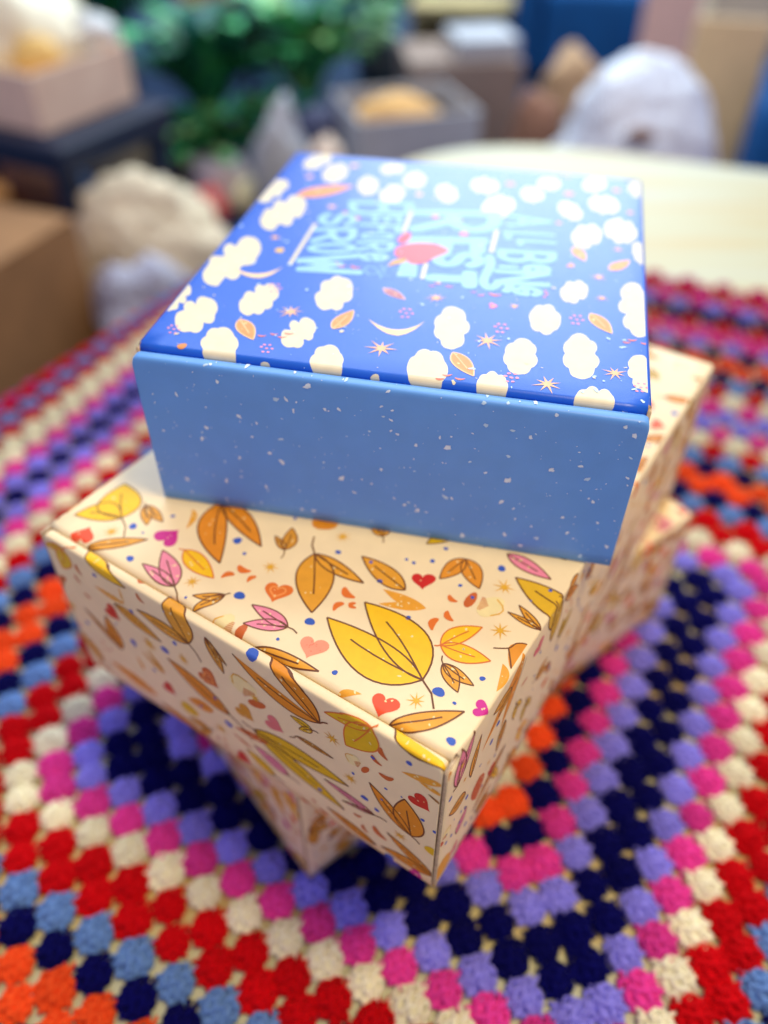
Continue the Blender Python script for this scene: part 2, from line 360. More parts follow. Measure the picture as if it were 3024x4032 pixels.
# printed artwork, in mm on the unfolded panels
ART = {
 'blue_lid': [
  ('poly',[(-70.2,-60.4),(-69.0,-62.4),(-68.0,-64.6),(-67.5,-66.8),(-67.4,-68.9),(-66.8,-70.7),(-66.3,-72.4),(-66.2,-73.9),(-66.7,-75.1),(-68.0,-75.3),(-69.5,-74.9),(-68.9,-76.4),(-68.4,-78.2),(-68.2,-79.8),(-68.4,-81.1),(-68.8,-81.9),(-69.6,-82.4),(-70.5,-82.3),(-71.5,-81.8),(-72.4,-82.2),(-73.4,-82.7),(-74.7,-82.6),(-76.1,-81.8),(-77.5,-80.3),(-78.7,-78.6),(-79.7,-76.5),(-80.6,-74.5),(-81.2,-72.5),(-81.4,-70.5),(-80.6,-69.1),(-79.6,-68.1),(-80.6,-66.5),(-81.2,-64.8),(-81.4,-63.3),(-81.2,-62.2),(-80.6,-61.4),(-79.8,-61.3),(-78.6,-61.8),(-77.2,-63.3),(-78.1,-59.4),(-77.8,-57.6),(-76.9,-56.9),(-75.7,-57.2),(-74.5,-57.7),(-73.1,-57.9),(-71.6,-58.9)],'cloud',0),
  ('poly',[(-59.4,-76.9),(-58.3,-77.7),(-57.2,-78.8),(-56.2,-80.2),(-55.3,-81.6),(-54.2,-82.6),(-53.2,-84.0),(-52.4,-85.5),(-51.9,-87.1),(-51.7,-88.7),(-51.8,-90.1),(-51.3,-91.6),(-50.7,-93.2),(-50.5,-94.7),(-50.7,-96.0),(-51.2,-96.8),(-52.0,-97.3),(-52.1,-98.7),(-52.5,-99.7),(-53.2,-100.3),(-54.1,-100.4),(-55.0,-100.4),(-56.0,-100.4),(-57.0,-100.1),(-58.1,-99.4),(-59.1,-98.5),(-60.2,-97.6),(-61.2,-96.4),(-62.1,-94.9),(-62.7,-93.3),(-63.0,-91.7),(-64.0,-90.5),(-65.0,-89.0),(-65.6,-87.4),(-65.8,-85.8),(-65.6,-84.5),(-65.1,-83.5),(-65.6,-81.8),(-65.7,-80.2),(-65.4,-78.9),(-64.9,-78.1),(-64.0,-77.7),(-63.0,-77.8),(-62.4,-77.0),(-61.5,-76.6),(-60.5,-76.5)],'cloud',0),
  ('poly',[(-51.1,-45.2),(-50.1,-47.2),(-49.3,-49.4),(-48.9,-51.7),(-49.4,-53.8),(-49.9,-55.3),(-49.3,-56.8),(-49.0,-58.2),(-49.0,-59.5),(-49.3,-60.5),(-49.9,-61.1),(-50.8,-61.2),(-50.9,-62.1),(-50.9,-63.5),(-51.1,-64.5),(-51.6,-65.2),(-52.3,-65.5),(-53.1,-65.3),(-54.0,-64.7),(-54.7,-66.6),(-55.7,-67.1),(-56.9,-66.6),(-58.2,-65.7),(-59.5,-64.3),(-60.5,-62.4),(-61.3,-60.3),(-61.9,-58.3),(-62.0,-56.2),(-61.6,-54.5),(-62.0,-52.9),(-62.1,-51.4),(-61.9,-50.2),(-61.3,-49.5),(-60.3,-49.4),(-58.9,-50.2),(-58.6,-49.7),(-59.8,-46.7),(-59.8,-45.1),(-59.4,-44.1),(-58.7,-43.7),(-57.8,-43.9),(-56.9,-44.5),(-56.2,-42.3),(-55.0,-42.0),(-53.8,-42.7),(-52.4,-43.7)],'cloud',0),
  ('poly',[(-24.8,-34.7),(-23.8,-36.6),(-23.1,-38.7),(-22.7,-40.8),(-22.4,-42.8),(-21.8,-44.7),(-21.6,-46.5),(-21.7,-48.2),(-22.2,-49.5),(-23.1,-50.2),(-23.8,-50.8),(-23.4,-52.7),(-23.3,-54.4),(-23.6,-55.7),(-24.2,-56.5),(-25.0,-56.9),(-25.9,-56.6),(-26.9,-55.8),(-27.6,-56.4),(-28.4,-57.1),(-29.4,-57.6),(-30.6,-57.2),(-31.7,-56.1),(-32.8,-54.8),(-33.7,-53.1),(-34.5,-51.1),(-35.3,-49.3),(-35.7,-47.2),(-35.5,-45.3),(-34.5,-43.8),(-34.9,-42.2),(-35.5,-40.4),(-35.8,-38.6),(-35.7,-37.1),(-35.3,-35.9),(-34.6,-35.2),(-33.7,-35.1),(-33.2,-34.2),(-32.9,-32.5),(-32.3,-31.3),(-31.5,-30.8),(-30.4,-31.0),(-29.4,-31.8),(-28.3,-31.9),(-27.1,-32.3),(-25.9,-33.2)],'cloud',0),
  ('poly',[(-30.5,-66.5),(-29.7,-68.0),(-29.0,-69.7),(-28.6,-71.4),(-28.6,-73.1),(-28.7,-74.6),(-28.3,-75.9),(-28.2,-77.2),(-28.5,-78.2),(-29.2,-78.8),(-30.9,-78.1),(-31.0,-78.7),(-30.4,-80.4),(-30.3,-81.8),(-30.4,-82.9),(-30.8,-83.7),(-31.4,-84.1),(-32.1,-84.2),(-32.9,-83.8),(-33.6,-84.1),(-34.5,-84.5),(-35.5,-84.4),(-36.5,-83.8),(-37.5,-82.7),(-38.3,-81.3),(-38.9,-79.6),(-39.3,-78.0),(-39.8,-76.5),(-39.9,-74.9),(-39.5,-73.6),(-37.3,-73.4),(-37.6,-72.5),(-38.5,-71.0),(-38.9,-69.6),(-39.0,-68.4),(-38.8,-67.4),(-38.3,-66.8),(-37.6,-66.7),(-36.8,-67.2),(-35.9,-68.3),(-35.9,-65.5),(-35.4,-64.3),(-34.5,-63.8),(-33.6,-64.0),(-32.6,-64.6),(-31.5,-65.3)],'cloud',0),
  ('poly',[(-19.8,-79.9),(-18.8,-80.6),(-17.9,-81.5),(-17.2,-82.7),(-16.5,-84.0),(-15.7,-84.9),(-15.0,-86.1),(-14.4,-87.4),(-14.1,-88.9),(-14.1,-90.3),(-13.8,-91.5),(-13.5,-92.9),(-13.4,-94.2),(-13.6,-95.3),(-14.0,-96.2),(-14.7,-96.6),(-15.6,-96.7),(-15.4,-98.3),(-15.5,-99.6),(-15.9,-100.6),(-16.6,-101.2),(-17.4,-101.4),(-18.2,-101.3),(-19.1,-101.1),(-20.0,-100.5),(-20.9,-99.8),(-21.7,-98.9),(-22.5,-97.8),(-23.0,-96.4),(-23.4,-94.9),(-24.0,-93.8),(-24.6,-92.7),(-25.2,-91.4),(-25.4,-90.0),(-25.5,-88.7),(-25.3,-87.5),(-24.8,-86.6),(-25.1,-85.1),(-25.2,-83.7),(-24.9,-82.5),(-24.4,-81.8),(-23.6,-81.5),(-22.9,-81.1),(-22.3,-80.3),(-21.6,-79.8),(-20.7,-79.7)],'cloud',0),
  ('poly',[(-71.6,-7.2),(-69.5,-10.8),(-68.0,-15.1),(-67.5,-19.5),(-67.4,-23.2),(-66.8,-26.0),(-67.3,-28.5),(-70.3,-29.5),(-70.7,-30.5),(-71.3,-31.2),(-70.9,-32.5),(-69.8,-34.9),(-69.1,-37.2),(-68.9,-39.1),(-69.2,-40.6),(-69.7,-41.7),(-70.6,-42.1),(-71.7,-41.9),(-72.9,-41.1),(-74.1,-40.1),(-74.3,-48.2),(-76.2,-48.3),(-78.3,-47.8),(-80.6,-45.8),(-82.6,-42.7),(-84.1,-38.9),(-84.4,-34.5),(-84.4,-31.0),(-85.4,-28.5),(-85.8,-25.9),(-85.2,-23.9),(-81.9,-24.0),(-81.3,-23.3),(-80.7,-22.9),(-82.4,-20.0),(-83.7,-16.9),(-84.0,-14.6),(-83.8,-12.9),(-83.1,-12.0),(-82.0,-12.0),(-80.7,-12.9),(-79.4,-14.1),(-79.7,-6.6),(-78.3,-4.0),(-76.3,-4.0),(-73.9,-4.7)],'cloud',0),
  ('poly',[(-64.5,37.8),(-63.0,34.3),(-62.0,30.4),(-61.9,26.6),(-61.4,23.6),(-61.2,20.9),(-61.8,18.8),(-64.7,18.7),(-64.1,16.9),(-63.5,14.9),(-63.2,13.0),(-63.3,11.4),(-63.6,10.2),(-64.3,9.5),(-65.1,9.4),(-66.1,10.0),(-67.2,11.1),(-67.8,10.9),(-68.5,10.5),(-68.9,4.1),(-70.3,3.6),(-72.0,4.3),(-73.8,5.4),(-75.6,7.8),(-77.2,10.9),(-78.3,14.4),(-78.5,18.1),(-79.1,21.1),(-79.3,23.8),(-78.3,25.8),(-75.9,26.1),(-76.7,28.1),(-77.3,30.3),(-77.6,32.3),(-77.6,34.0),(-77.2,35.2),(-76.4,35.8),(-75.5,35.7),(-74.3,34.8),(-73.2,33.6),(-72.7,34.4),(-73.0,41.4),(-71.7,42.5),(-70.1,41.9),(-68.3,41.8),(-66.4,40.4)],'cloud',0),
  ('poly',[(-85.1,-49.9),(-84.0,-51.3),(-83.1,-53.1),(-82.5,-54.9),(-82.0,-56.6),(-83.3,-58.6),(-82.6,-59.4),(-82.0,-60.4),(-81.7,-61.4),(-81.5,-62.3),(-81.6,-63.1),(-81.9,-63.6),(-82.5,-63.7),(-83.8,-62.8),(-83.7,-63.5),(-83.6,-64.2),(-82.6,-66.9),(-82.7,-68.1),(-83.1,-68.7),(-83.8,-68.7),(-84.3,-69.5),(-85.1,-70.1),(-86.1,-70.0),(-87.3,-69.2),(-88.3,-67.9),(-89.2,-66.2),(-89.9,-64.6),(-90.3,-62.9),(-89.1,-60.8),(-89.6,-60.0),(-90.2,-59.1),(-90.6,-58.1),(-90.9,-57.1),(-90.9,-56.3),(-90.9,-55.5),(-90.6,-55.0),(-90.1,-54.7),(-89.6,-54.7),(-88.9,-55.1),(-89.9,-52.3),(-89.9,-50.9),(-89.5,-50.2),(-88.8,-50.0),(-88.1,-49.5),(-87.3,-48.8),(-86.3,-49.0)],'cloud',0),
  ('poly',[(-79.0,57.6),(-77.8,55.0),(-77.1,52.0),(-76.6,49.2),(-78.5,46.4),(-77.8,44.9),(-77.3,43.3),(-77.1,41.9),(-77.1,40.6),(-77.3,39.6),(-77.8,39.1),(-78.6,39.1),(-79.6,39.8),(-80.4,40.8),(-80.3,39.8),(-80.3,38.8),(-80.5,38.0),(-80.0,33.8),(-80.4,32.3),(-81.2,32.0),(-82.2,32.4),(-83.4,31.3),(-84.8,32.2),(-86.2,33.9),(-87.4,36.3),(-88.2,39.2),(-88.7,41.9),(-88.8,44.3),(-86.7,46.0),(-87.0,47.3),(-87.6,48.7),(-88.0,50.2),(-88.1,51.5),(-88.0,52.6),(-87.7,53.3),(-87.2,53.6),(-86.4,53.3),(-85.5,52.4),(-85.1,52.4),(-85.0,53.3),(-85.6,58.2),(-85.1,59.4),(-84.2,59.4),(-83.2,59.4),(-81.9,60.6),(-80.4,59.5)],'cloud',0),
  ('poly',[(-67.5,94.5),(-66.7,91.8),(-66.3,89.1),(-66.2,86.7),(-66.4,84.7),(-68.7,84.4),(-68.9,83.5),(-69.2,83.0),(-69.5,82.5),(-69.1,81.0),(-68.9,79.7),(-68.9,78.6),(-69.1,77.7),(-69.5,77.2),(-70.0,77.1),(-70.6,77.4),(-71.2,78.1),(-71.4,75.7),(-72.1,75.1),(-72.9,75.5),(-73.9,76.0),(-75.2,75.9),(-76.5,77.1),(-77.6,79.2),(-78.5,81.7),(-78.9,84.4),(-78.7,86.8),(-78.9,88.8),(-77.9,90.0),(-76.7,90.3),(-77.0,91.7),(-77.2,93.1),(-77.2,94.2),(-76.9,95.0),(-76.5,95.5),(-76.0,95.4),(-75.3,94.9),(-74.6,93.9),(-74.1,93.4),(-73.8,94.0),(-73.4,94.5),(-73.1,98.7),(-72.2,99.1),(-71.2,98.2),(-69.9,98.1),(-68.6,96.7)],'cloud',0),
  ('poly',[(-55.3,80.5),(-54.5,78.3),(-54.0,76.0),(-53.8,73.8),(-53.9,71.9),(-53.7,70.1),(-53.4,68.2),(-53.5,66.7),(-53.9,65.7),(-54.8,65.4),(-55.9,66.0),(-55.6,64.2),(-55.6,62.6),(-55.9,61.4),(-56.3,60.7),(-57.0,60.5),(-57.7,60.8),(-58.5,61.6),(-59.3,62.5),(-60.1,61.5),(-61.1,61.7),(-62.1,62.8),(-63.1,64.4),(-64.1,66.3),(-64.8,68.4),(-65.4,70.7),(-65.9,72.8),(-66.2,74.9),(-66.0,76.7),(-65.1,77.7),(-65.1,79.1),(-65.5,80.9),(-65.5,82.5),(-65.3,83.7),(-64.8,84.4),(-64.0,84.5),(-63.2,83.9),(-62.2,82.4),(-62.2,85.0),(-61.8,86.5),(-61.1,87.1),(-60.2,86.9),(-59.3,86.1),(-58.3,84.9),(-57.3,84.0),(-56.2,82.5)],'cloud',0),
  ('poly',[(-36.5,65.5),(-36.1,63.8),(-35.7,62.1),(-35.3,60.4),(-35.2,58.8),(-35.4,57.4),(-35.5,56.2),(-35.3,54.5),(-35.3,53.1),(-35.6,52.0),(-36.1,51.3),(-36.7,51.1),(-37.4,51.4),(-37.8,50.8),(-38.2,49.9),(-38.8,49.5),(-39.5,49.6),(-40.2,50.1),(-40.9,51.0),(-41.6,52.3),(-42.3,53.0),(-43.1,54.0),(-43.8,55.3),(-44.4,56.8),(-44.9,58.4),(-45.2,60.1),(-45.4,61.7),(-45.7,63.4),(-46.0,65.1),(-46.1,66.7),(-45.9,68.0),(-45.6,69.0),(-45.0,69.6),(-44.4,69.7),(-44.4,71.5),(-44.2,72.7),(-43.6,73.3),(-42.9,73.3),(-42.2,72.6),(-41.4,71.2),(-40.7,71.3),(-40.0,71.3),(-39.3,70.8),(-38.5,69.8),(-37.8,68.5),(-37.1,67.0)],'cloud',0),
  ('poly',[(-22.2,58.5),(-21.7,56.5),(-21.4,54.4),(-21.4,52.6),(-21.7,51.0),(-21.8,49.5),(-21.7,47.9),(-21.9,46.6),(-22.3,45.6),(-22.9,45.3),(-23.8,45.7),(-23.9,44.4),(-24.1,43.2),(-24.5,42.5),(-25.1,42.3),(-25.8,42.5),(-26.5,43.2),(-27.1,44.4),(-27.8,44.3),(-28.6,44.1),(-29.5,44.4),(-30.4,45.2),(-31.2,46.8),(-31.9,48.5),(-32.4,50.4),(-32.7,52.4),(-33.0,54.4),(-32.9,56.1),(-32.4,57.4),(-31.1,57.7),(-30.9,58.6),(-31.2,60.3),(-31.3,61.8),(-31.1,63.1),(-30.8,64.0),(-30.2,64.4),(-29.5,64.3),(-28.8,63.7),(-28.3,64.3),(-27.7,65.1),(-27.0,65.3),(-26.2,64.8),(-25.4,63.7),(-24.6,62.8),(-23.7,61.8),(-22.8,60.3)],'cloud',0),
  ('poly',[(16.1,-44.9),(17.2,-45.0),(18.2,-45.6),(19.3,-46.2),(20.3,-47.0),(21.2,-48.4),(21.8,-50.2),(22.2,-52.2),(22.5,-53.9),(23.4,-54.8),(24.0,-56.2),(24.4,-57.8),(24.5,-59.5),(24.3,-61.1),(23.8,-62.4),(23.0,-63.3),(23.4,-65.0),(23.8,-67.2),(23.8,-69.1),(23.4,-70.6),(22.7,-71.6),(21.9,-72.4),(21.1,-73.3),(20.2,-73.7),(19.2,-73.6),(18.2,-73.4),(17.2,-72.6),(16.3,-71.2),(15.8,-69.2),(15.1,-68.0),(14.2,-67.5),(13.4,-66.5),(12.8,-65.0),(12.4,-63.4),(12.4,-61.6),(12.3,-60.1),(11.7,-58.4),(11.5,-56.7),(11.5,-54.9),(11.8,-53.4),(12.5,-52.3),(13.1,-51.3),(13.1,-49.2),(13.5,-47.3),(14.2,-46.0),(15.1,-45.3)],'cloud',0),
  ('poly',[(21.2,-87.3),(21.2,-88.9),(21.1,-90.5),(20.7,-91.9),(20.2,-93.0),(20.2,-94.6),(19.9,-96.0),(19.2,-97.0),(18.4,-97.4),(17.4,-97.2),(16.8,-98.3),(16.1,-99.0),(15.2,-99.2),(14.3,-98.9),(13.4,-98.1),(12.6,-97.0),(11.9,-96.2),(10.9,-95.9),(10.0,-95.1),(9.2,-93.9),(8.7,-92.4),(8.2,-90.8),(7.7,-89.3),(7.4,-87.6),(7.3,-86.0),(7.3,-84.3),(7.4,-82.7),(7.8,-81.3),(8.6,-80.5),(8.9,-79.1),(9.2,-77.6),(9.8,-76.5),(10.6,-75.7),(11.5,-75.4),(12.5,-75.7),(13.5,-76.4),(14.3,-76.0),(15.3,-75.9),(16.3,-76.3),(17.2,-77.2),(18.0,-78.5),(18.5,-80.0),(19.1,-81.5),(19.8,-82.6),(20.5,-84.1),(20.9,-85.6)],'cloud',0),
  ('poly',[(44.8,-61.2),(45.7,-61.8),(46.4,-62.6),(47.1,-63.7),(47.8,-64.4),(48.4,-65.6),(48.8,-67.1),(48.8,-68.7),(48.5,-70.4),(49.0,-71.5),(49.5,-72.8),(49.7,-74.3),(49.6,-75.8),(49.2,-77.1),(48.7,-78.2),(48.0,-78.9),(47.7,-80.1),(47.4,-81.5),(46.8,-82.6),(46.1,-83.3),(45.3,-83.4),(44.6,-83.7),(43.8,-84.0),(43.0,-83.8),(42.2,-83.4),(41.4,-82.8),(40.7,-81.9),(40.2,-80.7),(39.9,-79.2),(39.2,-78.4),(38.6,-77.3),(38.3,-75.9),(38.1,-74.4),(38.3,-72.9),(38.4,-71.5),(38.2,-69.9),(38.3,-68.4),(38.6,-67.0),(39.1,-65.9),(39.8,-65.1),(40.6,-64.7),(41.0,-63.4),(41.6,-62.2),(42.3,-61.4),(43.1,-61.1),(44.0,-61.1)],'cloud',0),
  ('poly',[(62.0,-53.3),(63.1,-53.0),(64.1,-53.3),(65.1,-54.2),(65.9,-55.5),(66.6,-57.0),(67.5,-57.2),(68.3,-58.0),(68.8,-59.3),(69.1,-61.1),(69.0,-63.0),(68.3,-65.0),(68.7,-66.1),(69.5,-67.2),(70.0,-68.8),(70.1,-70.5),(69.8,-72.1),(69.3,-73.6),(68.6,-74.7),(68.5,-76.6),(68.1,-78.6),(67.4,-80.0),(66.5,-81.0),(65.5,-81.7),(64.5,-82.0),(63.5,-81.8),(62.6,-81.4),(61.7,-81.0),(60.9,-79.9),(60.5,-78.0),(60.2,-76.4),(59.4,-75.8),(58.7,-74.9),(58.2,-73.6),(58.0,-72.1),(57.9,-70.5),(58.1,-68.9),(58.5,-67.4),(57.9,-65.8),(57.7,-63.9),(57.8,-62.0),(58.2,-60.3),(58.9,-59.0),(59.5,-57.3),(60.1,-55.5),(61.0,-54.2)],'cloud',0),
  ('poly',[(55.8,-48.7),(55.5,-50.2),(55.2,-51.6),(54.7,-52.7),(53.9,-53.3),(53.5,-54.3),(53.0,-55.5),(52.4,-56.3),(51.7,-56.8),(51.0,-56.9),(50.2,-56.5),(49.6,-55.8),(49.0,-54.8),(48.3,-55.2),(47.5,-55.1),(46.8,-54.6),(46.2,-53.7),(45.7,-52.5),(45.4,-51.1),(45.3,-49.6),(44.9,-48.3),(44.6,-46.8),(44.4,-45.2),(44.5,-43.7),(44.7,-42.1),(45.1,-40.8),(45.5,-39.5),(45.9,-38.1),(46.5,-37.0),(47.2,-36.4),(48.0,-36.2),(48.8,-36.6),(49.4,-36.1),(50.1,-35.3),(50.9,-35.0),(51.7,-35.2),(52.4,-35.9),(52.9,-37.0),(53.3,-38.4),(53.7,-39.6),(54.5,-40.2),(55.1,-41.2),(55.6,-42.5),(55.8,-44.0),(55.8,-45.6),(55.9,-47.2)],'cloud',0),
  ('poly',[(64.7,-18.5),(64.8,-20.1),(64.8,-21.6),(64.6,-23.1),(64.5,-24.6),(64.3,-25.9),(63.9,-27.1),(63.3,-27.9),(62.6,-28.2),(61.7,-27.8),(61.6,-29.2),(61.3,-30.3),(60.9,-31.3),(60.4,-31.9),(59.8,-32.1),(59.2,-32.0),(58.7,-31.5),(58.2,-31.0),(57.4,-31.5),(56.7,-31.3),(56.1,-30.7),(55.6,-29.6),(55.1,-28.5),(54.7,-27.2),(54.5,-25.7),(54.5,-24.2),(54.5,-22.7),(54.8,-21.2),(55.3,-20.1),(56.0,-19.2),(56.1,-17.9),(56.3,-16.7),(56.7,-15.7),(57.3,-15.1),(57.9,-14.8),(58.5,-15.0),(59.1,-15.7),(59.6,-15.3),(60.1,-14.0),(60.8,-13.3),(61.5,-13.2),(62.1,-13.6),(62.7,-14.4),(63.2,-15.3),(63.8,-16.0),(64.4,-17.1)],'cloud',0),
  ('poly',[(80.4,-10.4),(81.8,-9.9),(83.2,-10.2),(84.4,-11.8),(85.1,-15.5),(85.9,-17.2),(86.7,-17.8),(87.4,-19.2),(87.7,-21.2),(87.6,-23.6),(86.8,-26.4),(87.6,-27.1),(88.3,-28.2),(88.7,-29.7),(88.9,-31.5),(88.7,-33.3),(88.4,-35.0),(87.8,-36.6),(87.7,-38.7),(88.1,-42.3),(87.6,-44.9),(86.8,-47.1),(85.8,-49.2),(84.5,-50.6),(83.2,-51.0),(82.0,-50.4),(80.9,-48.8),(80.2,-46.0),(79.3,-45.7),(78.5,-44.7),(78.0,-43.1),(77.8,-40.9),(78.1,-38.3),(79.2,-35.5),(78.7,-34.9),(77.4,-34.4),(76.6,-33.2),(76.3,-31.5),(76.2,-29.6),(76.5,-27.7),(77.0,-26.0),(77.8,-24.8),(77.0,-20.7),(77.1,-17.0),(78.0,-14.3),(79.0,-12.0)],'cloud',0),
  ('poly',[(87.1,-84.2),(86.2,-84.9),(85.4,-85.1),(84.5,-84.8),(83.8,-84.0),(83.2,-83.2),(82.5,-83.3),(81.9,-83.0),(81.4,-82.4),(81.0,-81.4),(80.8,-80.3),(80.9,-79.0),(81.0,-77.8),(80.2,-77.4),(79.6,-76.6),(79.4,-75.5),(79.3,-74.2),(79.6,-73.0),(80.0,-71.8),(79.5,-69.9),(79.5,-68.1),(80.0,-66.6),(80.6,-65.0),(81.3,-63.8),(82.2,-63.1),(83.1,-62.8),(84.0,-62.6),(84.9,-62.9),(85.5,-64.0),(85.9,-65.8),(86.0,-68.1),(86.7,-67.7),(87.3,-67.7),(87.9,-68.1),(88.3,-68.8),(88.6,-69.8),(88.8,-70.9),(88.7,-72.2),(88.4,-73.3),(89.0,-74.4),(89.3,-75.8),(89.3,-77.2),(88.9,-78.6),(88.6,-80.1),(88.3,-81.7),(87.8,-83.1)],'cloud',0),
  ('poly',[(41.5,-91.7),(41.5,-92.9),(41.3,-94.1),(41.2,-95.2),(40.8,-96.1),(40.1,-96.7),(39.6,-97.3),(39.4,-98.2),(39.0,-99.0),(38.4,-99.5),(37.8,-99.7),(37.2,-99.6),(36.6,-99.1),(36.0,-99.5),(35.4,-99.6),(34.8,-99.4),(34.2,-99.0),(33.7,-98.2),(33.3,-97.3),(32.8,-96.5),(32.2,-95.8),(31.7,-94.8),(31.5,-93.6),(31.3,-92.4),(31.3,-91.1),(31.4,-90.0),(31.7,-88.9),(31.8,-87.7),(32.2,-86.7),(32.8,-86.2),(33.6,-86.1),(34.0,-85.5),(34.4,-84.6),(34.9,-83.9),(35.5,-83.7),(36.2,-83.8),(36.8,-84.4),(37.3,-85.3),(37.8,-85.6),(38.6,-85.2),(39.3,-85.5),(39.9,-86.2),(40.3,-87.2),(40.6,-88.3),(41.0,-89.3),(41.3,-90.4)],'cloud',0),
  ('poly',[(75.3,-92.7),(75.2,-94.2),(74.7,-95.6),(74.1,-96.8),(73.6,-97.9),(73.1,-99.0),(72.5,-99.7),(71.7,-100.0),(70.9,-99.9),(70.1,-99.0),(69.7,-99.3),(69.2,-100.3),(68.7,-101.0),(68.1,-101.4),(67.4,-101.4),(66.8,-101.1),(66.3,-100.4),(66.0,-99.5),(65.1,-99.5),(64.3,-99.1),(63.6,-98.3),(63.2,-97.0),(62.9,-95.7),(62.7,-94.2),(62.8,-92.6),(63.2,-91.2),(63.6,-89.8),(64.1,-88.6),(64.9,-87.8),(65.9,-87.7),(66.5,-87.1),(66.9,-86.1),(67.5,-85.5),(68.1,-85.2),(68.8,-85.3),(69.4,-85.8),(69.9,-86.6),(70.2,-87.7),(71.0,-86.5),(71.9,-85.9),(72.7,-86.1),(73.4,-86.7),(73.8,-87.7),(74.3,-88.7),(74.9,-89.8),(75.2,-91.2)],'cloud',0),
  ('poly',[(83.7,33.7),(83.3,31.5),(82.7,29.6),(81.9,28.2),(81.3,26.7),(80.5,25.4),(79.6,25.0),(78.7,25.9),(78.0,25.9),(77.4,24.9),(76.7,24.2),(76.0,24.1),(75.3,24.4),(74.7,25.2),(74.2,26.4),(73.9,27.9),(73.5,28.9),(72.3,28.6),(71.4,29.5),(70.8,31.1),(70.6,33.1),(70.2,35.2),(70.0,37.5),(70.1,39.8),(70.5,42.1),(71.0,44.2),(71.7,46.0),(72.6,47.2),(73.7,47.4),(74.3,48.5),(75.0,49.7),(75.8,50.3),(76.6,50.1),(77.3,49.3),(77.9,47.5),(78.1,44.7),(78.9,46.0),(79.9,47.7),(80.8,47.7),(81.6,46.9),(82.0,45.4),(82.2,43.5),(82.7,42.0),(83.4,40.4),(83.8,38.3),(83.9,36.0)],'cloud',0),
  ('poly',[(69.0,33.4),(69.1,31.3),(69.0,29.2),(68.7,27.2),(68.5,25.3),(68.3,23.5),(67.7,22.0),(66.9,21.1),(65.8,21.3),(65.0,21.4),(64.9,19.6),(64.6,18.0),(64.1,16.8),(63.5,15.9),(62.8,15.5),(62.1,15.6),(61.4,16.2),(60.7,16.6),(59.9,16.3),(59.0,16.8),(58.4,17.9),(57.8,19.3),(57.2,20.8),(56.8,22.6),(56.6,24.6),(56.5,26.7),(56.6,28.8),(57.0,30.7),(57.6,32.2),(58.2,33.6),(58.4,35.3),(58.8,36.8),(59.4,38.0),(60.1,38.6),(60.9,38.8),(61.6,38.3),(62.3,37.3),(62.8,38.0),(63.5,39.8),(64.3,40.7),(65.2,40.9),(66.0,40.4),(66.6,39.2),(67.2,38.0),(68.0,36.9),(68.6,35.3)],'cloud',0),
  ('poly',[(60.1,47.1),(59.6,45.5),(59.0,44.2),(58.4,43.3),(57.5,43.2),(56.7,43.7),(56.2,42.9),(55.7,42.7),(55.1,43.2),(54.6,44.3),(54.3,47.2),(53.8,46.1),(53.2,45.6),(52.7,45.6),(52.1,46.0),(51.7,46.8),(51.3,47.9),(51.1,49.1),(50.5,50.2),(49.8,51.5),(49.4,53.3),(49.3,55.2),(49.2,57.2),(49.3,59.2),(49.7,60.9),(50.3,62.2),(51.0,63.2),(51.9,63.2),(52.6,63.7),(53.2,64.0),(53.8,63.7),(54.5,62.7),(54.9,60.5),(55.4,60.5),(55.9,61.1),(56.4,61.3),(57.0,61.0),(57.5,60.3),(57.9,59.3),(58.1,58.1),(58.2,56.7),(58.2,55.3),(59.5,54.5),(60.1,52.9),(60.2,51.0),(60.3,49.0)],'cloud',0),
  ('poly',[(76.4,61.9),(76.1,59.6),(75.5,57.6),(74.6,56.3),(74.0,54.8),(73.1,54.1),(71.8,55.5),(71.0,56.3),(70.7,55.0),(70.3,54.0),(69.8,53.3),(69.2,53.1),(68.6,53.2),(68.1,53.7),(67.7,54.6),(67.4,55.8),(67.2,57.2),(65.8,55.6),(64.9,56.1),(64.2,57.4),(63.8,59.2),(63.0,60.9),(62.6,63.2),(62.6,65.7),(62.8,68.1),(63.5,70.1),(64.4,71.6),(65.0,73.2),(65.8,73.9),(67.0,73.1),(68.4,69.8),(68.5,71.7),(68.8,73.2),(69.3,74.3),(69.9,74.9),(70.5,74.9),(71.1,74.4),(71.5,73.4),(72.0,72.6),(72.9,73.1),(73.6,72.6),(74.2,71.5),(74.6,69.8),(75.4,68.5),(76.1,66.7),(76.5,64.4)],'cloud',0),
  ('poly',[(87.8,79.7),(87.4,78.5),(86.9,77.7),(86.4,76.7),(85.8,76.3),(85.3,76.7),(84.7,77.3),(84.3,76.7),(83.8,76.4),(83.4,76.5),(82.9,77.0),(82.6,77.8),(82.4,78.9),(82.3,80.1),(82.4,81.5),(81.8,81.6),(81.2,82.1),(80.8,83.0),(80.6,84.3),(80.5,85.7),(80.6,87.1),(80.6,88.7),(80.8,90.3),(81.1,91.8),(81.5,93.0),(82.0,94.0),(82.6,94.5),(83.2,94.6),(83.7,94.8),(84.2,95.5),(84.7,95.7),(85.2,95.5),(85.6,94.9),(85.9,93.7),(86.4,93.7),(86.8,93.3),(87.2,92.6),(87.5,91.6),(87.6,90.4),(87.6,89.1),(87.4,87.8),(87.9,86.9),(88.3,85.7),(88.4,84.2),(88.3,82.6),(88.1,81.1)],'cloud',0),
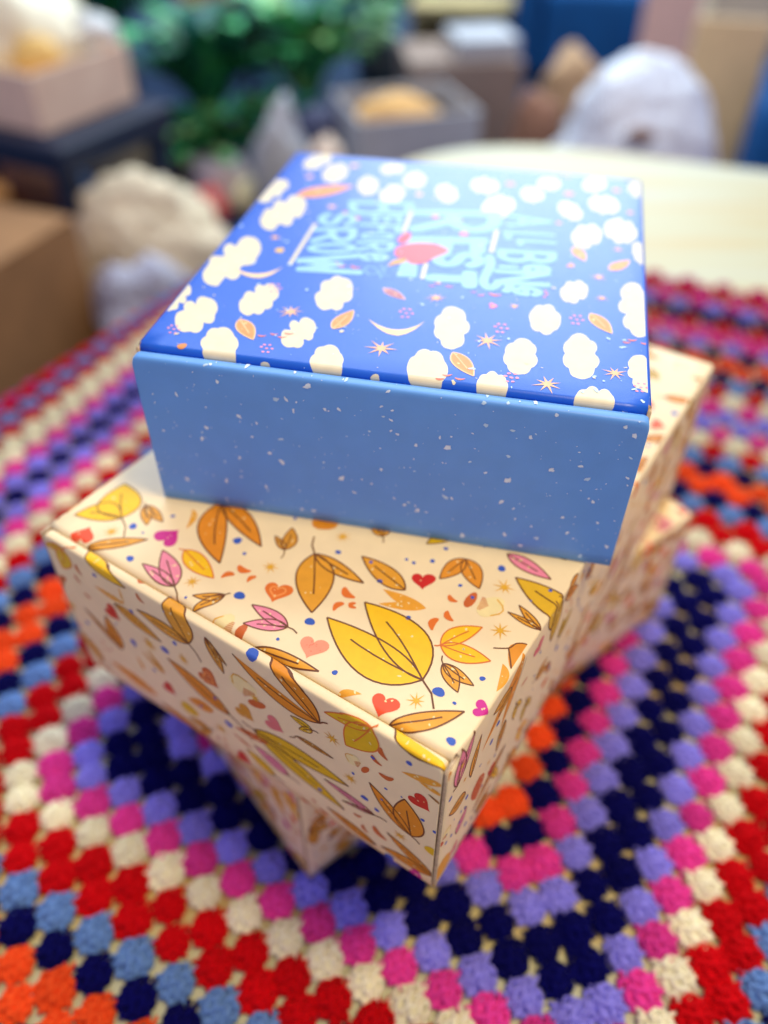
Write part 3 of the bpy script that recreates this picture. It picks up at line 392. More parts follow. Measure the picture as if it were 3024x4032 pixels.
  ('poly',[(70.3,90.6),(70.3,88.5),(70.0,86.5),(69.5,84.8),(69.2,83.2),(68.8,81.8),(68.1,81.0),(66.9,81.8),(66.8,80.5),(66.5,79.4),(66.1,78.5),(65.7,77.9),(65.2,77.7),(64.7,77.9),(64.2,78.4),(63.8,79.3),(63.4,79.6),(62.6,78.0),(61.8,77.9),(61.2,78.5),(60.7,79.7),(60.0,80.8),(59.5,82.3),(59.2,84.2),(59.2,86.3),(59.4,88.3),(59.9,90.1),(60.3,91.7),(60.6,93.2),(61.3,94.0),(62.5,93.0),(62.7,94.4),(62.9,95.6),(63.3,96.6),(63.8,97.2),(64.3,97.5),(64.8,97.3),(65.3,96.8),(65.7,96.0),(66.1,95.6),(67.0,97.1),(67.8,97.3),(68.4,96.6),(68.9,95.3),(69.6,94.1),(70.1,92.5)],'cloud',0),
  ('poly',[(48.9,83.1),(48.8,81.2),(48.6,79.5),(48.0,78.2),(47.0,77.8),(46.7,76.6),(46.4,75.7),(45.9,75.2),(45.3,75.3),(44.6,76.3),(44.2,76.9),(43.9,75.5),(43.6,74.8),(43.1,74.6),(42.7,74.9),(42.3,75.5),(42.0,76.6),(41.9,78.0),(42.1,79.8),(39.9,77.1),(39.2,78.0),(38.7,79.5),(38.3,81.2),(38.1,83.2),(38.1,85.1),(38.4,86.9),(39.1,88.1),(39.8,88.9),(40.1,90.1),(40.5,91.0),(41.1,91.3),(41.8,90.8),(42.7,88.3),(42.9,88.5),(43.2,88.6),(43.5,90.1),(43.9,91.3),(44.4,91.8),(44.9,91.7),(45.4,91.1),(45.7,90.1),(46.0,88.8),(47.1,89.3),(47.9,88.4),(48.3,86.8),(48.8,85.1)],'cloud',0),
  ('poly',[(42.0,66.9),(41.9,65.1),(41.7,63.4),(41.2,62.1),(40.4,61.6),(39.6,61.5),(39.3,60.5),(39.0,59.5),(38.5,58.8),(38.1,58.5),(37.5,58.5),(37.0,59.0),(36.5,59.8),(36.1,60.9),(35.6,60.0),(35.0,59.7),(34.4,59.9),(33.8,60.6),(33.4,61.8),(33.0,63.1),(32.3,64.1),(31.7,65.6),(31.3,67.3),(31.2,69.2),(31.3,71.0),(31.6,72.7),(32.1,73.9),(32.5,75.2),(32.9,76.3),(33.5,76.9),(34.4,76.3),(35.3,74.6),(35.5,75.8),(35.8,76.8),(36.3,77.5),(36.8,77.8),(37.3,77.7),(37.8,77.2),(38.3,76.3),(38.7,75.2),(38.9,73.9),(39.8,74.0),(40.6,73.4),(41.2,72.2),(41.6,70.5),(41.9,68.7)],'cloud',0),
  ('poly',[(29.7,55.8),(30.0,53.3),(30.1,50.7),(29.8,48.4),(29.0,46.6),(27.9,45.5),(27.7,44.0),(27.6,42.2),(27.3,40.7),(26.8,39.6),(26.2,38.9),(25.4,38.6),(24.7,38.9),(24.0,39.7),(23.4,39.5),(22.8,37.5),(22.0,36.8),(21.1,37.0),(20.4,37.9),(19.6,39.2),(18.5,39.6),(17.5,40.7),(16.6,42.5),(16.0,44.8),(15.6,47.3),(15.6,49.8),(15.9,52.1),(16.5,54.0),(16.7,55.9),(16.9,57.8),(17.3,59.3),(18.1,60.2),(19.1,60.0),(20.1,59.4),(20.2,61.4),(20.6,62.9),(21.3,63.9),(22.0,64.3),(22.8,64.1),(23.5,63.2),(24.2,61.9),(24.9,61.2),(26.1,61.8),(27.3,61.7),(28.3,60.3),(29.1,58.2)],'cloud',0),
  ('poly',[(20.4,74.1),(20.4,71.8),(20.1,69.8),(19.7,68.0),(19.1,66.7),(18.2,66.3),(17.2,66.4),(17.0,65.2),(16.6,64.3),(16.1,63.9),(15.5,63.9),(14.9,64.3),(14.4,65.2),(13.9,66.6),(13.5,67.8),(13.0,66.4),(12.1,64.6),(11.4,64.7),(10.7,65.6),(10.2,67.0),(9.2,67.9),(8.2,69.2),(7.5,71.3),(7.1,73.6),(7.1,75.9),(7.3,78.0),(7.7,79.7),(8.2,81.3),(9.0,82.0),(10.5,81.0),(11.0,81.3),(11.1,82.7),(11.5,83.7),(11.9,84.3),(12.5,84.4),(13.1,84.0),(13.6,83.1),(14.1,81.7),(14.4,79.7),(14.7,79.2),(16.0,82.1),(17.0,82.5),(17.8,81.5),(18.5,79.9),(19.4,78.5),(20.1,76.4)],'cloud',0),
  ('poly',[(3.1,55.6),(2.9,54.0),(2.6,52.7),(2.0,51.8),(1.5,51.1),(1.1,50.1),(0.6,49.4),(-0.0,49.2),(-0.7,49.5),(-1.4,50.3),(-1.9,50.1),(-2.5,50.0),(-3.1,50.4),(-3.7,51.2),(-4.2,52.3),(-4.7,53.6),(-5.0,55.0),(-5.6,55.8),(-6.5,56.5),(-7.2,57.9),(-7.7,59.5),(-8.0,61.3),(-8.2,63.2),(-8.3,65.0),(-8.2,66.7),(-7.8,68.1),(-7.5,69.5),(-7.0,70.4),(-6.2,70.5),(-5.4,70.2),(-5.1,71.3),(-4.5,71.8),(-3.9,71.7),(-3.2,71.0),(-2.6,69.7),(-2.1,67.7),(-1.6,67.6),(-0.9,68.1),(-0.1,67.8),(0.6,66.9),(1.1,65.7),(1.5,64.1),(1.8,62.5),(2.4,60.9),(2.8,59.2),(3.0,57.4)],'cloud',0),
  ('poly',[(-15.0,76.1),(-14.7,74.2),(-14.6,72.3),(-14.7,70.6),(-14.7,68.9),(-14.8,67.4),(-15.2,66.3),(-15.8,65.7),(-16.3,65.3),(-16.5,64.0),(-16.8,63.2),(-17.4,62.9),(-18.0,63.1),(-18.6,63.9),(-19.3,65.4),(-19.8,66.7),(-20.2,63.5),(-20.9,63.0),(-21.6,63.3),(-22.3,64.3),(-23.0,65.5),(-23.8,66.7),(-24.5,68.2),(-25.1,70.0),(-25.5,71.9),(-25.7,73.8),(-25.5,75.6),(-25.1,76.9),(-24.7,77.9),(-24.8,79.6),(-24.7,81.0),(-24.4,82.0),(-23.9,82.5),(-23.2,82.4),(-22.4,81.5),(-22.1,82.4),(-21.7,83.6),(-21.2,84.2),(-20.6,84.3),(-20.0,83.9),(-19.3,83.0),(-18.7,81.7),(-17.9,81.4),(-17.1,80.7),(-16.3,79.6),(-15.6,78.0)],'cloud',0),
  ('poly',[(-28.1,87.7),(-27.8,85.6),(-27.8,83.6),(-28.5,82.2),(-28.8,80.9),(-29.1,79.8),(-29.9,79.6),(-31.3,80.9),(-31.7,80.9),(-32.0,81.1),(-32.4,81.3),(-32.7,81.7),(-32.9,81.6),(-32.6,78.9),(-32.8,77.6),(-33.2,77.0),(-33.7,77.0),(-34.2,77.4),(-34.8,78.1),(-35.2,79.2),(-36.5,78.2),(-37.6,79.0),(-38.4,80.5),(-39.1,82.5),(-39.5,84.6),(-39.4,86.6),(-38.7,88.0),(-37.9,88.8),(-38.0,90.1),(-37.8,91.1),(-37.3,91.6),(-36.5,91.3),(-35.2,89.2),(-35.1,89.6),(-35.3,91.4),(-35.2,92.5),(-34.9,93.1),(-34.5,93.4),(-34.1,93.2),(-33.6,92.6),(-33.1,91.7),(-32.8,90.5),(-32.3,90.1),(-30.6,92.4),(-29.7,91.3),(-28.8,89.7)],'cloud',0),
  ('poly',[(86.4,6.8),(85.7,6.4),(85.1,6.4),(84.5,7.2),(84.1,8.7),(83.7,9.4),(83.3,9.5),(83.0,9.9),(82.7,10.6),(82.5,11.5),(82.5,12.6),(82.7,13.7),(83.1,14.8),(82.2,14.8),(81.8,15.5),(81.7,16.5),(81.7,17.5),(81.9,18.4),(82.2,19.2),(81.7,21.2),(81.8,22.9),(82.1,24.2),(82.5,25.6),(83.1,26.6),(83.7,27.1),(84.4,27.0),(85.0,26.7),(85.5,25.5),(85.7,23.4),(86.2,23.5),(86.6,23.2),(86.9,22.6),(87.1,21.7),(87.1,20.6),(87.0,19.5),(87.3,19.0),(87.6,18.4),(87.8,17.5),(87.8,16.6),(87.7,15.6),(87.5,14.7),(87.2,13.9),(87.6,12.1),(87.7,10.3),(87.4,9.0),(86.9,7.7)],'cloud',0),
  ('dot',(-40.0,-95.1),1.5,'cloud'),
  ('dot',(-2.0,-95.0),1.4,'cloud'),
  ('dot',(-2.1,-94.6),1.4,'cloud'),
  ('star',(-41.1,-61.1),5.2,'peach'),
  ('star',(-3.4,-78.3),5.6,'peach'),
  ('star',(-66.0,-2.6),3.2,'peach'),
  ('star',(31.6,-65.4),5.4,'peach'),
  ('star',(53.8,-87.3),5.3,'peach'),
  ('star',(75.2,-76.0),4.3,'peach'),
  ('star',(9.3,-40.1),4.1,'peach'),
  ('star',(38.5,-39.5),2.6,'peach'),
  ('star',(70.1,-25.5),2.8,'peach'),
  ('star',(68.6,-8.7),3.5,'peach'),
  ('star',(75.9,18.1),3.1,'peach'),
  ('poly',[(-73.9,-32.5),(-71.4,-34.7),(-69.0,-36.5),(-66.9,-37.7),(-64.9,-38.5),(-63.1,-38.8),(-61.4,-38.7),(-59.9,-38.1),(-58.6,-37.0),(-57.3,-35.4),(-56.3,-33.4),(-55.4,-30.8),(-54.6,-27.8),(-55.7,-29.8),(-56.9,-31.5),(-58.2,-32.9),(-59.5,-34.1),(-61.0,-34.9),(-62.5,-35.4),(-64.2,-35.7),(-65.9,-35.6),(-67.7,-35.3),(-69.7,-34.6),(-71.8,-33.7)],'moon',0),
  ('poly',[(-12.1,-60.4),(-9.7,-63.2),(-7.6,-65.5),(-5.5,-67.2),(-3.6,-68.4),(-1.8,-68.9),(-0.1,-69.0),(1.5,-68.5),(3.0,-67.4),(4.4,-65.8),(5.7,-63.7),(6.9,-60.9),(8.1,-57.5),(6.8,-59.8),(5.4,-61.6),(4.0,-63.0),(2.5,-64.2),(0.9,-64.9),(-0.7,-65.3),(-2.4,-65.4),(-4.2,-65.1),(-6.0,-64.4),(-7.9,-63.5),(-9.9,-62.1)],'moon',0),
  ('leaf',(-57.4,-70.2),[((-48.2,-82.3),0.2,0.2)],'orange','leafline',None,1),
  ('leaf',(-22.9,-69.5),[((-18.8,-55.5),0.2,0.2)],'orange','leafline',None,1),
  ('leaf',(21.1,-75.4),[((29.8,-88.0),0.2,0.2)],'orange','leafline',None,1),
  ('leaf',(66.3,-38.0),[((74.0,-50.6),0.2,0.2)],'orange','leafline',None,1),
  ('leaf',(72.7,-1.6),[((80.5,9.1),0.2,0.2)],'orange','leafline',None,1),
  ('leaf',(58.1,16.1),[((62.8,4.2),0.2,0.2)],'orange','leafline',None,1),
  ('leaf',(-11.6,-37.0),[((-1.8,-43.9),0.17,0.17)],'mauve','pinkline',None,1),
  ('leaf',(-70.2,41.9),[((-46.9,59.6),0.2,0.2)],'orange',None,None,0),
  ('dot',(-77.9,-81.7),0.5,'pink'),
  ('dot',(-80.2,-81.2),0.5,'pink'),
  ('dot',(-79.7,-79.5),0.5,'pink'),
  ('dot',(-77.7,-79.4),0.5,'pink'),
  ('dot',(-75.9,-81.5),0.5,'pink'),
  ('dot',(-76.4,-84.0),0.5,'pink'),
  ('dot',(-78.3,-84.1),0.5,'pink'),
  ('dot',(-41.8,-86.7),0.5,'pink'),
  ('dot',(-43.9,-86.2),0.5,'pink'),
  ('dot',(-43.3,-84.6),0.5,'pink'),
  ('dot',(-41.4,-84.4),0.5,'pink'),
  ('dot',(-39.9,-86.5),0.5,'pink'),
  ('dot',(-40.6,-88.8),0.5,'pink'),
  ('dot',(-42.4,-89.0),0.5,'pink'),
  ('dot',(-52.3,-45.2),0.6,'pink'),
  ('dot',(-54.7,-44.5),0.6,'pink'),
  ('dot',(-54.0,-42.5),0.6,'pink'),
  ('dot',(-51.8,-42.4),0.6,'pink'),
  ('dot',(-50.1,-45.0),0.6,'pink'),
  ('dot',(-50.8,-47.8),0.6,'pink'),
  ('dot',(-52.8,-48.0),0.6,'pink'),
  ('dot',(0.5,-53.5),0.6,'pink'),
  ('dot',(-1.8,-52.8),0.6,'pink'),
  ('dot',(-0.9,-50.8),0.6,'pink'),
  ('dot',(1.3,-50.6),0.6,'pink'),
  ('dot',(2.7,-53.3),0.6,'pink'),
  ('dot',(1.6,-56.1),0.6,'pink'),
  ('dot',(-0.4,-56.3),0.6,'pink'),
  ('dot',(35.4,-56.1),0.6,'pink'),
  ('dot',(33.2,-55.5),0.6,'pink'),
  ('dot',(34.2,-53.5),0.6,'pink'),
  ('dot',(36.4,-53.3),0.6,'pink'),
  ('dot',(37.5,-55.9),0.6,'pink'),
  ('dot',(36.2,-58.7),0.6,'pink'),
  ('dot',(34.3,-58.8),0.6,'pink'),
  ('dot',(61.5,-43.8),0.6,'pink'),
  ('dot',(59.3,-43.1),0.6,'pink'),
  ('dot',(60.5,-41.1),0.6,'pink'),
  ('dot',(62.6,-40.9),0.6,'pink'),
  ('dot',(63.6,-43.6),0.6,'pink'),
  ('dot',(62.1,-46.5),0.6,'pink'),
  ('dot',(60.2,-46.7),0.6,'pink'),
  ('dot',(42.0,-86.2),0.6,'pink'),
  ('dot',(40.0,-85.7),0.6,'pink'),
  ('dot',(41.0,-84.0),0.6,'pink'),
  ('dot',(43.0,-83.8),0.6,'pink'),
  ('dot',(43.9,-86.0),0.6,'pink'),
  ('dot',(42.7,-88.4),0.5,'pink'),
  ('dot',(40.9,-88.6),0.5,'pink'),
  ('dot',(83.5,-82.5),0.5,'pink'),
  ('dot',(81.6,-82.0),0.5,'pink'),
  ('dot',(82.7,-80.4),0.5,'pink'),
  ('dot',(84.6,-80.2),0.5,'pink'),
  ('dot',(85.4,-82.3),0.5,'pink'),
  ('dot',(83.9,-84.7),0.5,'pink'),
  ('dot',(82.2,-84.9),0.5,'pink'),
  ('dot',(51.5,99.3),0.8,'pink'),
  ('dot',(48.5,100.7),0.8,'pink'),
  ('dot',(50.0,104.3),0.8,'pink'),
  ('dot',(53.0,104.5),0.8,'pink'),
  ('dot',(54.4,99.4),0.8,'pink'),
  ('dot',(52.5,94.2),0.8,'pink'),
  ('dot',(49.8,94.1),0.8,'pink'),
  ('comma',(-47.5,-79.3),(-44.6,-78.8),0.17,'coral'),
  ('comma',(-43.6,-77.2),(-40.8,-77.0),0.17,'coral'),
  ('comma',(-39.0,-75.8),(-35.5,-75.4),0.17,'coral'),
  ('comma',(-40.4,-78.6),(-37.3,-77.9),0.17,'coral'),
  ('comma',(19.6,-89.5),(22.8,-88.7),0.17,'coral'),
  ('comma',(17.8,-92.0),(20.7,-91.2),0.17,'coral'),
  ('comma',(24.0,-90.4),(27.3,-90.2),0.17,'coral'),
  ('comma',(79.4,-53.5),(82.6,-52.9),0.17,'coral'),
  ('comma',(77.7,-55.5),(80.5,-55.0),0.17,'coral'),
  ('comma',(83.8,-54.6),(86.8,-54.5),0.17,'coral'),
  ('comma',(4.9,-31.2),(7.7,-30.9),0.17,'coral'),
  ('comma',(6.6,-28.8),(9.8,-28.3),0.17,'coral'),
  ('comma',(11.1,-30.0),(14.4,-29.9),0.17,'coral'),
  ('comma',(21.3,-32.4),(23.7,-32.1),0.17,'coral'),
  ('comma',(28.1,-32.2),(33.0,-32.1),0.17,'coral'),
  ('comma',(24.1,-34.6),(26.8,-33.2),0.17,'coral'),
  ('comma',(-33.4,-22.7),(-30.0,-22.0),0.17,'coral'),
  ('comma',(-28.4,-21.6),(-23.9,-22.6),0.17,'coral'),
  ('comma',(-35.1,-19.7),(-33.3,-20.3),0.17,'coral'),
  ('heart',(30.8,-41.2),4.1,100,'hotpink',0),
  ('heart',(57.4,-1.5),3.8,60,'orange',0),
  ('dot',(-70.8,-91.4),1.6,'amberdot'),
  ('dot',(-60.4,-13.8),1.8,'yellow'),
  ('dot',(-6.8,53.3),0.6,'coral'),
  ('dot',(-50.8,33.3),1.7,'peach'),
  ('dot',(-36.2,23.3),1.2,'coral'),
  ('dot',(-43.3,28.1),1.0,'coral'),
  ('dot',(49.0,-25.3),0.6,'coral'),
  ('dot',(49.6,-27.3),0.6,'coral'),
  ('dot',(49.0,-29.6),0.6,'coral'),
  ('dot',(-70.7,66.1),1.8,'peach'),
  ('dot',(-53.0,85.0),2.1,'peach'),
  ('dot',(-14.7,55.9),1.7,'peach'),
  ('dot',(53.2,72.8),2.1,'pink'),
  ('dot',(75.0,82.3),1.8,'pink'),
  ('dot',(81.1,57.5),1.4,'pink'),
  ('dot',(25.3,78.7),2.0,'pink'),
  ('dot',(50.5,38.4),1.2,'pink'),
  ('line',[(-39.1,16.6),(-37.4,19.6),(-38.6,23.7),(-42.1,26.0),(-44.3,23.4),(-44.7,18.2),(-46.8,15.1),(-50.4,16.9),(-51.8,21.2),(-50.1,24.5)],3.54,'letter',1),
  ('line',[(-52.1,8.0),(-35.3,11.8)],3.54,'letter',0),
  ('line',[(-35.8,11.7),(-34.2,5.2),(-36.0,0.6),(-39.5,0.6),(-42.6,3.9),(-44.2,9.8)],3.54,'letter',1),
  ('line',[(-42.9,4.8),(-49.1,-2.7)],3.54,'letter',0),
  ('line',[(-38.9,-11.0),(-35.8,-10.0),(-33.2,-8.7),(-31.6,-7.2),(-31.3,-5.8),(-32.3,-4.6),(-34.4,-4.0),(-37.4,-3.9),(-40.7,-4.4),(-43.9,-5.4),(-46.5,-6.7),(-48.0,-8.2),(-48.3,-9.6),(-47.3,-10.7),(-45.2,-11.4),(-42.2,-11.5),(-38.9,-11.0)],3.17,'letter',1),
  ('line',[(-27.3,-12.2),(-49.2,-21.0)],4.15,'letter',0),
  ('line',[(-49.2,-21.0),(-33.4,-21.3)],4.15,'letter',0),
  ('line',[(-33.4,-21.3),(-47.1,-28.2)],4.15,'letter',0),
  ('line',[(-47.1,-28.2),(-23.9,-26.6)],4.15,'letter',0),
  ('line',[(-43.2,40.0),(-16.4,43.4)],3.66,'letter',0),
  ('line',[(-17.2,43.3),(-15.8,36.1),(-20.4,32.1),(-26.9,34.7),(-28.5,41.9)],3.66,'letter',1),
  ('line',[(-29.0,41.8),(-27.5,33.7),(-33.2,29.0),(-40.4,32.1),(-42.4,40.1)],3.66,'letter',1),
  ('line',[(-29.9,26.6),(-17.9,28.4)],2.32,'letter',0),
  ('line',[(-18.5,28.3),(-17.5,23.2)],2.32,'letter',0),
  ('line',[(-23.9,27.5),(-22.9,23.1)],2.32,'letter',0),
  ('line',[(-29.3,26.7),(-28.1,21.6)],2.32,'letter',0),
  ('line',[(-33.3,17.3),(-16.3,19.1)],2.68,'letter',0),
  ('line',[(-17.3,19.0),(-16.1,13.2)],2.68,'letter',0),
  ('line',[(-24.4,18.3),(-23.4,13.5)],2.68,'letter',0),
  ('line',[(-23.2,4.5),(-21.0,5.1),(-19.2,6.0),(-18.0,7.1),(-17.8,8.1),(-18.4,9.0),(-19.9,9.6),(-22.0,9.8),(-24.4,9.6),(-26.6,9.0),(-28.5,8.1),(-29.6,7.0),(-29.8,6.0),(-29.1,5.1),(-27.7,4.5),(-25.6,4.3),(-23.2,4.5)],2.32,'letter',1),
  ('line',[(-30.2,-0.2),(-16.4,1.5)],2.68,'letter',0),
  ('line',[(-16.8,1.5),(-15.9,-2.6),(-17.7,-5.4),(-20.6,-5.2),(-22.9,-3.1),(-23.7,0.6)],2.68,'letter',1),
  ('line',[(-23.0,-2.5),(-28.6,-6.9)],2.68,'letter',0),
  ('line',[(-18.7,-14.4),(-17.5,-13.8),(-16.7,-13.0),(-16.3,-12.0),(-16.4,-11.1),(-17.0,-10.4),(-18.1,-9.8),(-19.5,-9.5),(-21.0,-9.5),(-22.6,-9.9),(-23.9,-10.5),(-24.8,-11.3),(-25.4,-12.2),(-25.4,-13.1),(-24.9,-13.9),(-23.9,-14.5),(-22.6,-14.9)],2.81,'letter',1),
  ('line',[(-21.4,-9.8),(-19.3,-14.5)],2.81,'letter',0),
  ('line',[(-12.5,34.8),(22.7,41.6)],6.34,'letter',0),
  ('line',[(21.6,41.4),(22.8,30.8),(17.8,23.3),(10.8,23.1),(5.5,28.4),(4.0,38.0)],6.34,'letter',1),
  ('line',[(5.3,29.8),(-9.3,17.4)],6.34,'letter',0),
  ('line',[(-9.8,6.8),(19.7,12.2)],6.34,'letter',0),
  ('line',[(18.2,11.9),(19.4,2.4)],6.34,'letter',0),
  ('line',[(4.9,9.5),(6.2,1.4)],6.34,'letter',0),
  ('line',[(-8.3,7.0),(-6.5,-2.4)],6.34,'letter',0),
  ('poly',[(-9.6,-2.6),(-4.4,-1.4),(-0.9,-26.0),(-8.7,-26.9)],'letter',0),
  ('line',[(18.4,-11.2),(20.9,-8.2),(20.2,-4.1),(16.4,-1.8),(13.5,-4.4),(12.2,-9.6),(9.3,-12.6),(5.5,-10.8),(4.6,-6.4),(7.0,-3.1)],5.12,'letter',1),
  ('line',[(5.2,-24.7),(19.2,-23.0)],6.1,'letter',0),
  ('line',[(18.9,-18.4),(20.1,-27.4)],6.1,'letter',0),
  ('line',[(28.9,41.0),(46.3,38.4)],3.29,'letter',0),
  ('line',[(46.3,38.4),(30.0,30.9)],3.29,'letter',0),
  ('line',[(34.6,39.9),(35.1,33.5)],3.29,'letter',0),
  ('line',[(28.9,22.9),(48.6,25.0)],3.05,'letter',0),
  ('line',[(29.9,23.0),(30.4,18.1)],3.05,'letter',0),
  ('line',[(35.0,16.5),(49.7,17.9)],2.68,'letter',0),
  ('line',[(35.7,16.5),(36.1,12.8)],2.68,'letter',0),
  ('line',[(28.8,4.7),(49.9,7.3)],3.66,'letter',0),
  ('line',[(49.2,7.2),(49.6,2.1),(45.6,-0.7),(40.8,1.0),(40.4,6.1)],3.66,'letter',1),
  ('line',[(40.0,6.0),(40.3,0.4),(35.3,-3.0),(30.0,-0.9),(29.4,4.8)],3.66,'letter',1),
  ('line',[(46.1,-10.4),(47.3,-9.8),(48.2,-8.9),(48.6,-8.0),(48.6,-7.0),(48.2,-6.2),(47.3,-5.5),(46.0,-5.1),(44.6,-5.1),(43.2,-5.4),(41.9,-6.0),(40.9,-6.8),(40.3,-7.7),(40.2,-8.7),(40.6,-9.6),(41.4,-10.3),(42.5,-10.8)],3.05,'letter',1),
  ('line',[(44.3,-5.4),(45.6,-10.4)],3.05,'letter',0),
  ('line',[(30.3,-9.4),(35.6,-8.5)],2.68,'letter',0),
  ('dot',(37.1,-8.6),0.7,'letter'),
  ('line',[(29.5,-13.6),(48.5,-11.2)],3.54,'letter',0),
  ('line',[(48.5,-11.2),(30.5,-22.5)],3.54,'letter',0),
  ('line',[(30.5,-22.5),(49.1,-20.1)],3.54,'letter',0),
  ('line',[(45.1,-29.0),(46.5,-27.6),(45.9,-25.5),(42.9,-24.5),(39.8,-25.1),(38.0,-27.1),(38.7,-29.2),(41.7,-29.5)],2.93,'letter',1),
  ('line',[(41.7,-27.4),(41.9,-29.6)],2.93,'letter',0),
  ('line',[(34.4,-28.6),(35.4,-24.9),(33.4,-22.3),(31.2,-23.2),(28.3,-28.3),(25.7,-25.8),(24.9,-21.5),(25.7,-14.0),(25.9,-8.3),(24.9,-1.8)],3.72,'letter',1),
  ('line',[(-53.0,13.7),(-52.5,-25.3)],1.7,'cloud',0),
  ('line',[(-14.5,34.6),(-13.7,13.2)],1.7,'cloud',0),
  ('line',[(0.8,-14.0),(1.4,-25.8)],1.7,'cloud',0),
  ('line',[(24.9,24.2),(25.0,3.4)],1.7,'cloud',0),
  ('line',[(-14.1,-29.6),(-17.7,-22.4),(-21.1,-20.7),(-21.9,-23.9),(-18.9,-27.6),(-16.2,-24.9),(-13.7,-19.4)],0.7,'sig',1),
  ('line',[(-16.9,-19.0),(-13.7,-23.9),(-14.7,-26.9),(-11.2,-27.4)],0.6,'sig',1),
  ('poly',[(-13.4,-7.5),(-13.3,-1.4),(-7.6,3.5),(0.3,4.9),(6.2,2.0),(7.5,-1.3),(3.3,-7.7),(-0.1,-13.3),(-4.8,-15.0),(-8.1,-11.7),(-11.7,-10.1)],'apple',1),
  ('poly',[(-13.8,-18.9),(-12.2,-13.3),(-8.4,-11.3),(-7.7,-14.2),(-11.0,-16.9)],'appleleaf',1),
  ('poly',[(-14.5,4.5),(-14.4,8.8),(-11.2,13.8),(-9.8,7.7),(-12.0,2.5)],'applered',1),
  ('dot',(11.6,17.7),1.9,'hotpink'),
  ('dot',(-3.2,32.5),1.6,'hotpink'),
  ('dot',(2.1,29.7),1.6,'hotpink'),
  ('dot',(7.1,30.8),1.6,'hotpink'),
 ],
 'lid': [
  ('leaf',(-69.0,-107.6),[((-85.5,-116.6),0.123,0.44),((-83.0,-92.8),0.484,0.352)],'yellow','brown',(-60.5,-114.4),1),
  ('leaf',(-66.5,-97.5),[((-57.8,-105.2),0.22,0.176),((-53.9,-100.5),0.176,0.176)],'amber','brown',(-67.6,-96.3),1),
  ('heart',(-73.7,-122.2),9.8,200,'tomato',0),
  ('star',(-66.4,-115.1),3.4,'gold'),
  ('heart',(-46.2,-105.4),10.7,175,'magenta',0),
  ('dot',(-61.8,-108.5),1.5,'blue'),
  ('dot',(-53.0,-96.0),0.8,'blue'),
  ('dot',(-56.0,-109.0),0.5,'blue'),
  ('dot',(-50.1,-121.1),1.4,'blue'),
  ('dot',(-23.2,-92.4),1.6,'blue'),
  ('dot',(-16.6,-96.1),0.7,'blue'),
  ('dot',(11.8,-76.4),1.0,'blue'),
  ('dot',(-4.8,-112.5),1.8,'blue'),
  ('dot',(-20.0,-123.5),0.5,'blue'),
  ('dot',(-25.8,-127.0),1.0,'blue'),
  ('dot',(22.8,-108.1),1.6,'blue'),
  ('dot',(18.4,-119.9),0.6,'blue'),
  ('dot',(42.1,-120.2),0.9,'blue'),
  ('leaf',(-68.5,-126.1),[((-51.9,-110.4),0.114,0.114)],'amber2','brown',None,1),
  ('leaf',(-26.9,-122.0),[((-44.5,-120.4),0.141,0.141),((-43.2,-111.4),0.176,0.211)],'pinkleaf','brown',(-21.5,-126.9),1),
  ('leaf',(-36.5,-106.8),[((-17.9,-111.4),0.176,0.211)],'yellow','orangeline',(-38.7,-107.5),1),
  ('leaf',(-42.7,-79.8),[((-21.0,-104.7),0.07,0.264),((-13.8,-89.9),0.176,0.088)],'rust','brown',None,1),
  ('leaf',(-49.7,-89.0),[((-43.8,-98.5),0.264,-0.044)],'amber',None,None,0),
  ('leaf',(-5.4,-86.4),[((-13.0,-82.7),0.158,0.176),((-10.3,-75.7),0.176,0.299)],'ochre','brown',(-3.8,-90.6),1),
  ('dot',(-1.7,-66.5),4.4,'rust'),
  ('star',(8.5,-69.0),3.3,'gold'),
  ('star',(-4.4,-96.0),3.5,'gold'),
  ('star',(-23.2,-116.9),3.4,'gold'),
  ('comma',(-14.5,-102.1),(-8.9,-101.6),0.3,'orange2'),
  ('comma',(-13.0,-105.8),(-15.9,-109.7),0.3,'orange2'),
  ('comma',(-5.8,-102.4),(-6.7,-106.2),0.3,'orange2'),
  ('comma',(23.6,-89.4),(29.5,-91.0),0.3,'orange2'),
  ('comma',(27.6,-95.0),(26.6,-99.8),0.3,'orange2'),
  ('comma',(31.1,-92.7),(30.1,-95.5),0.3,'orange2'),
  ('heart',(4.9,-103.8),10.5,20,'orange2',1),
  ('leaf',(5.1,-81.9),[((21.0,-104.6),0.264,0.229),((28.2,-83.6),0.106,0.141)],'amber','brown',(-0.4,-74.9),1),
  ('leaf',(-9.3,-115.0),[((-18.7,-121.5),0.229,0.07),((-15.0,-126.9),0.141,0.141)],'amber','brown',(-8.1,-113.5),1),
  ('leaf',(18.0,-114.1),[((1.5,-113.3),0.141,0.176),((4.3,-121.2),0.141,0.176)],'pinkleaf','brown',(22.3,-114.5),1),
  ('orn',(-5.0,-126.8),(5.7,-124.8)),
  ('heart',(29.8,-116.0),10.2,15,'peachheart',2),
  ('leaf',(13.0,-126.7),[((37.6,-122.7),0.088,0.088)],'amber2','brown',None,1),
  ('leaf',(67.1,-107.0),[((26.6,-103.4),0.264,0.106),((33.5,-90.7),0.123,0.299)],'yellow','brown',(75.6,-114.2),1),
  ('dot',(42.1,-120.2),0.9,'blue'),
  ('dot',(32.5,-79.7),0.9,'blue'),
  ('dot',(43.1,-60.8),0.9,'blue'),
  ('dot',(34.8,-65.4),0.6,'blue'),
  ('dot',(65.9,-49.9),1.4,'blue'),
  ('dot',(57.4,-65.4),0.7,'blue'),
  ('dot',(49.8,-88.1),0.9,'blue'),
  ('dot',(73.7,-108.0),1.8,'blue'),
  ('dot',(82.8,-95.9),0.9,'blue'),
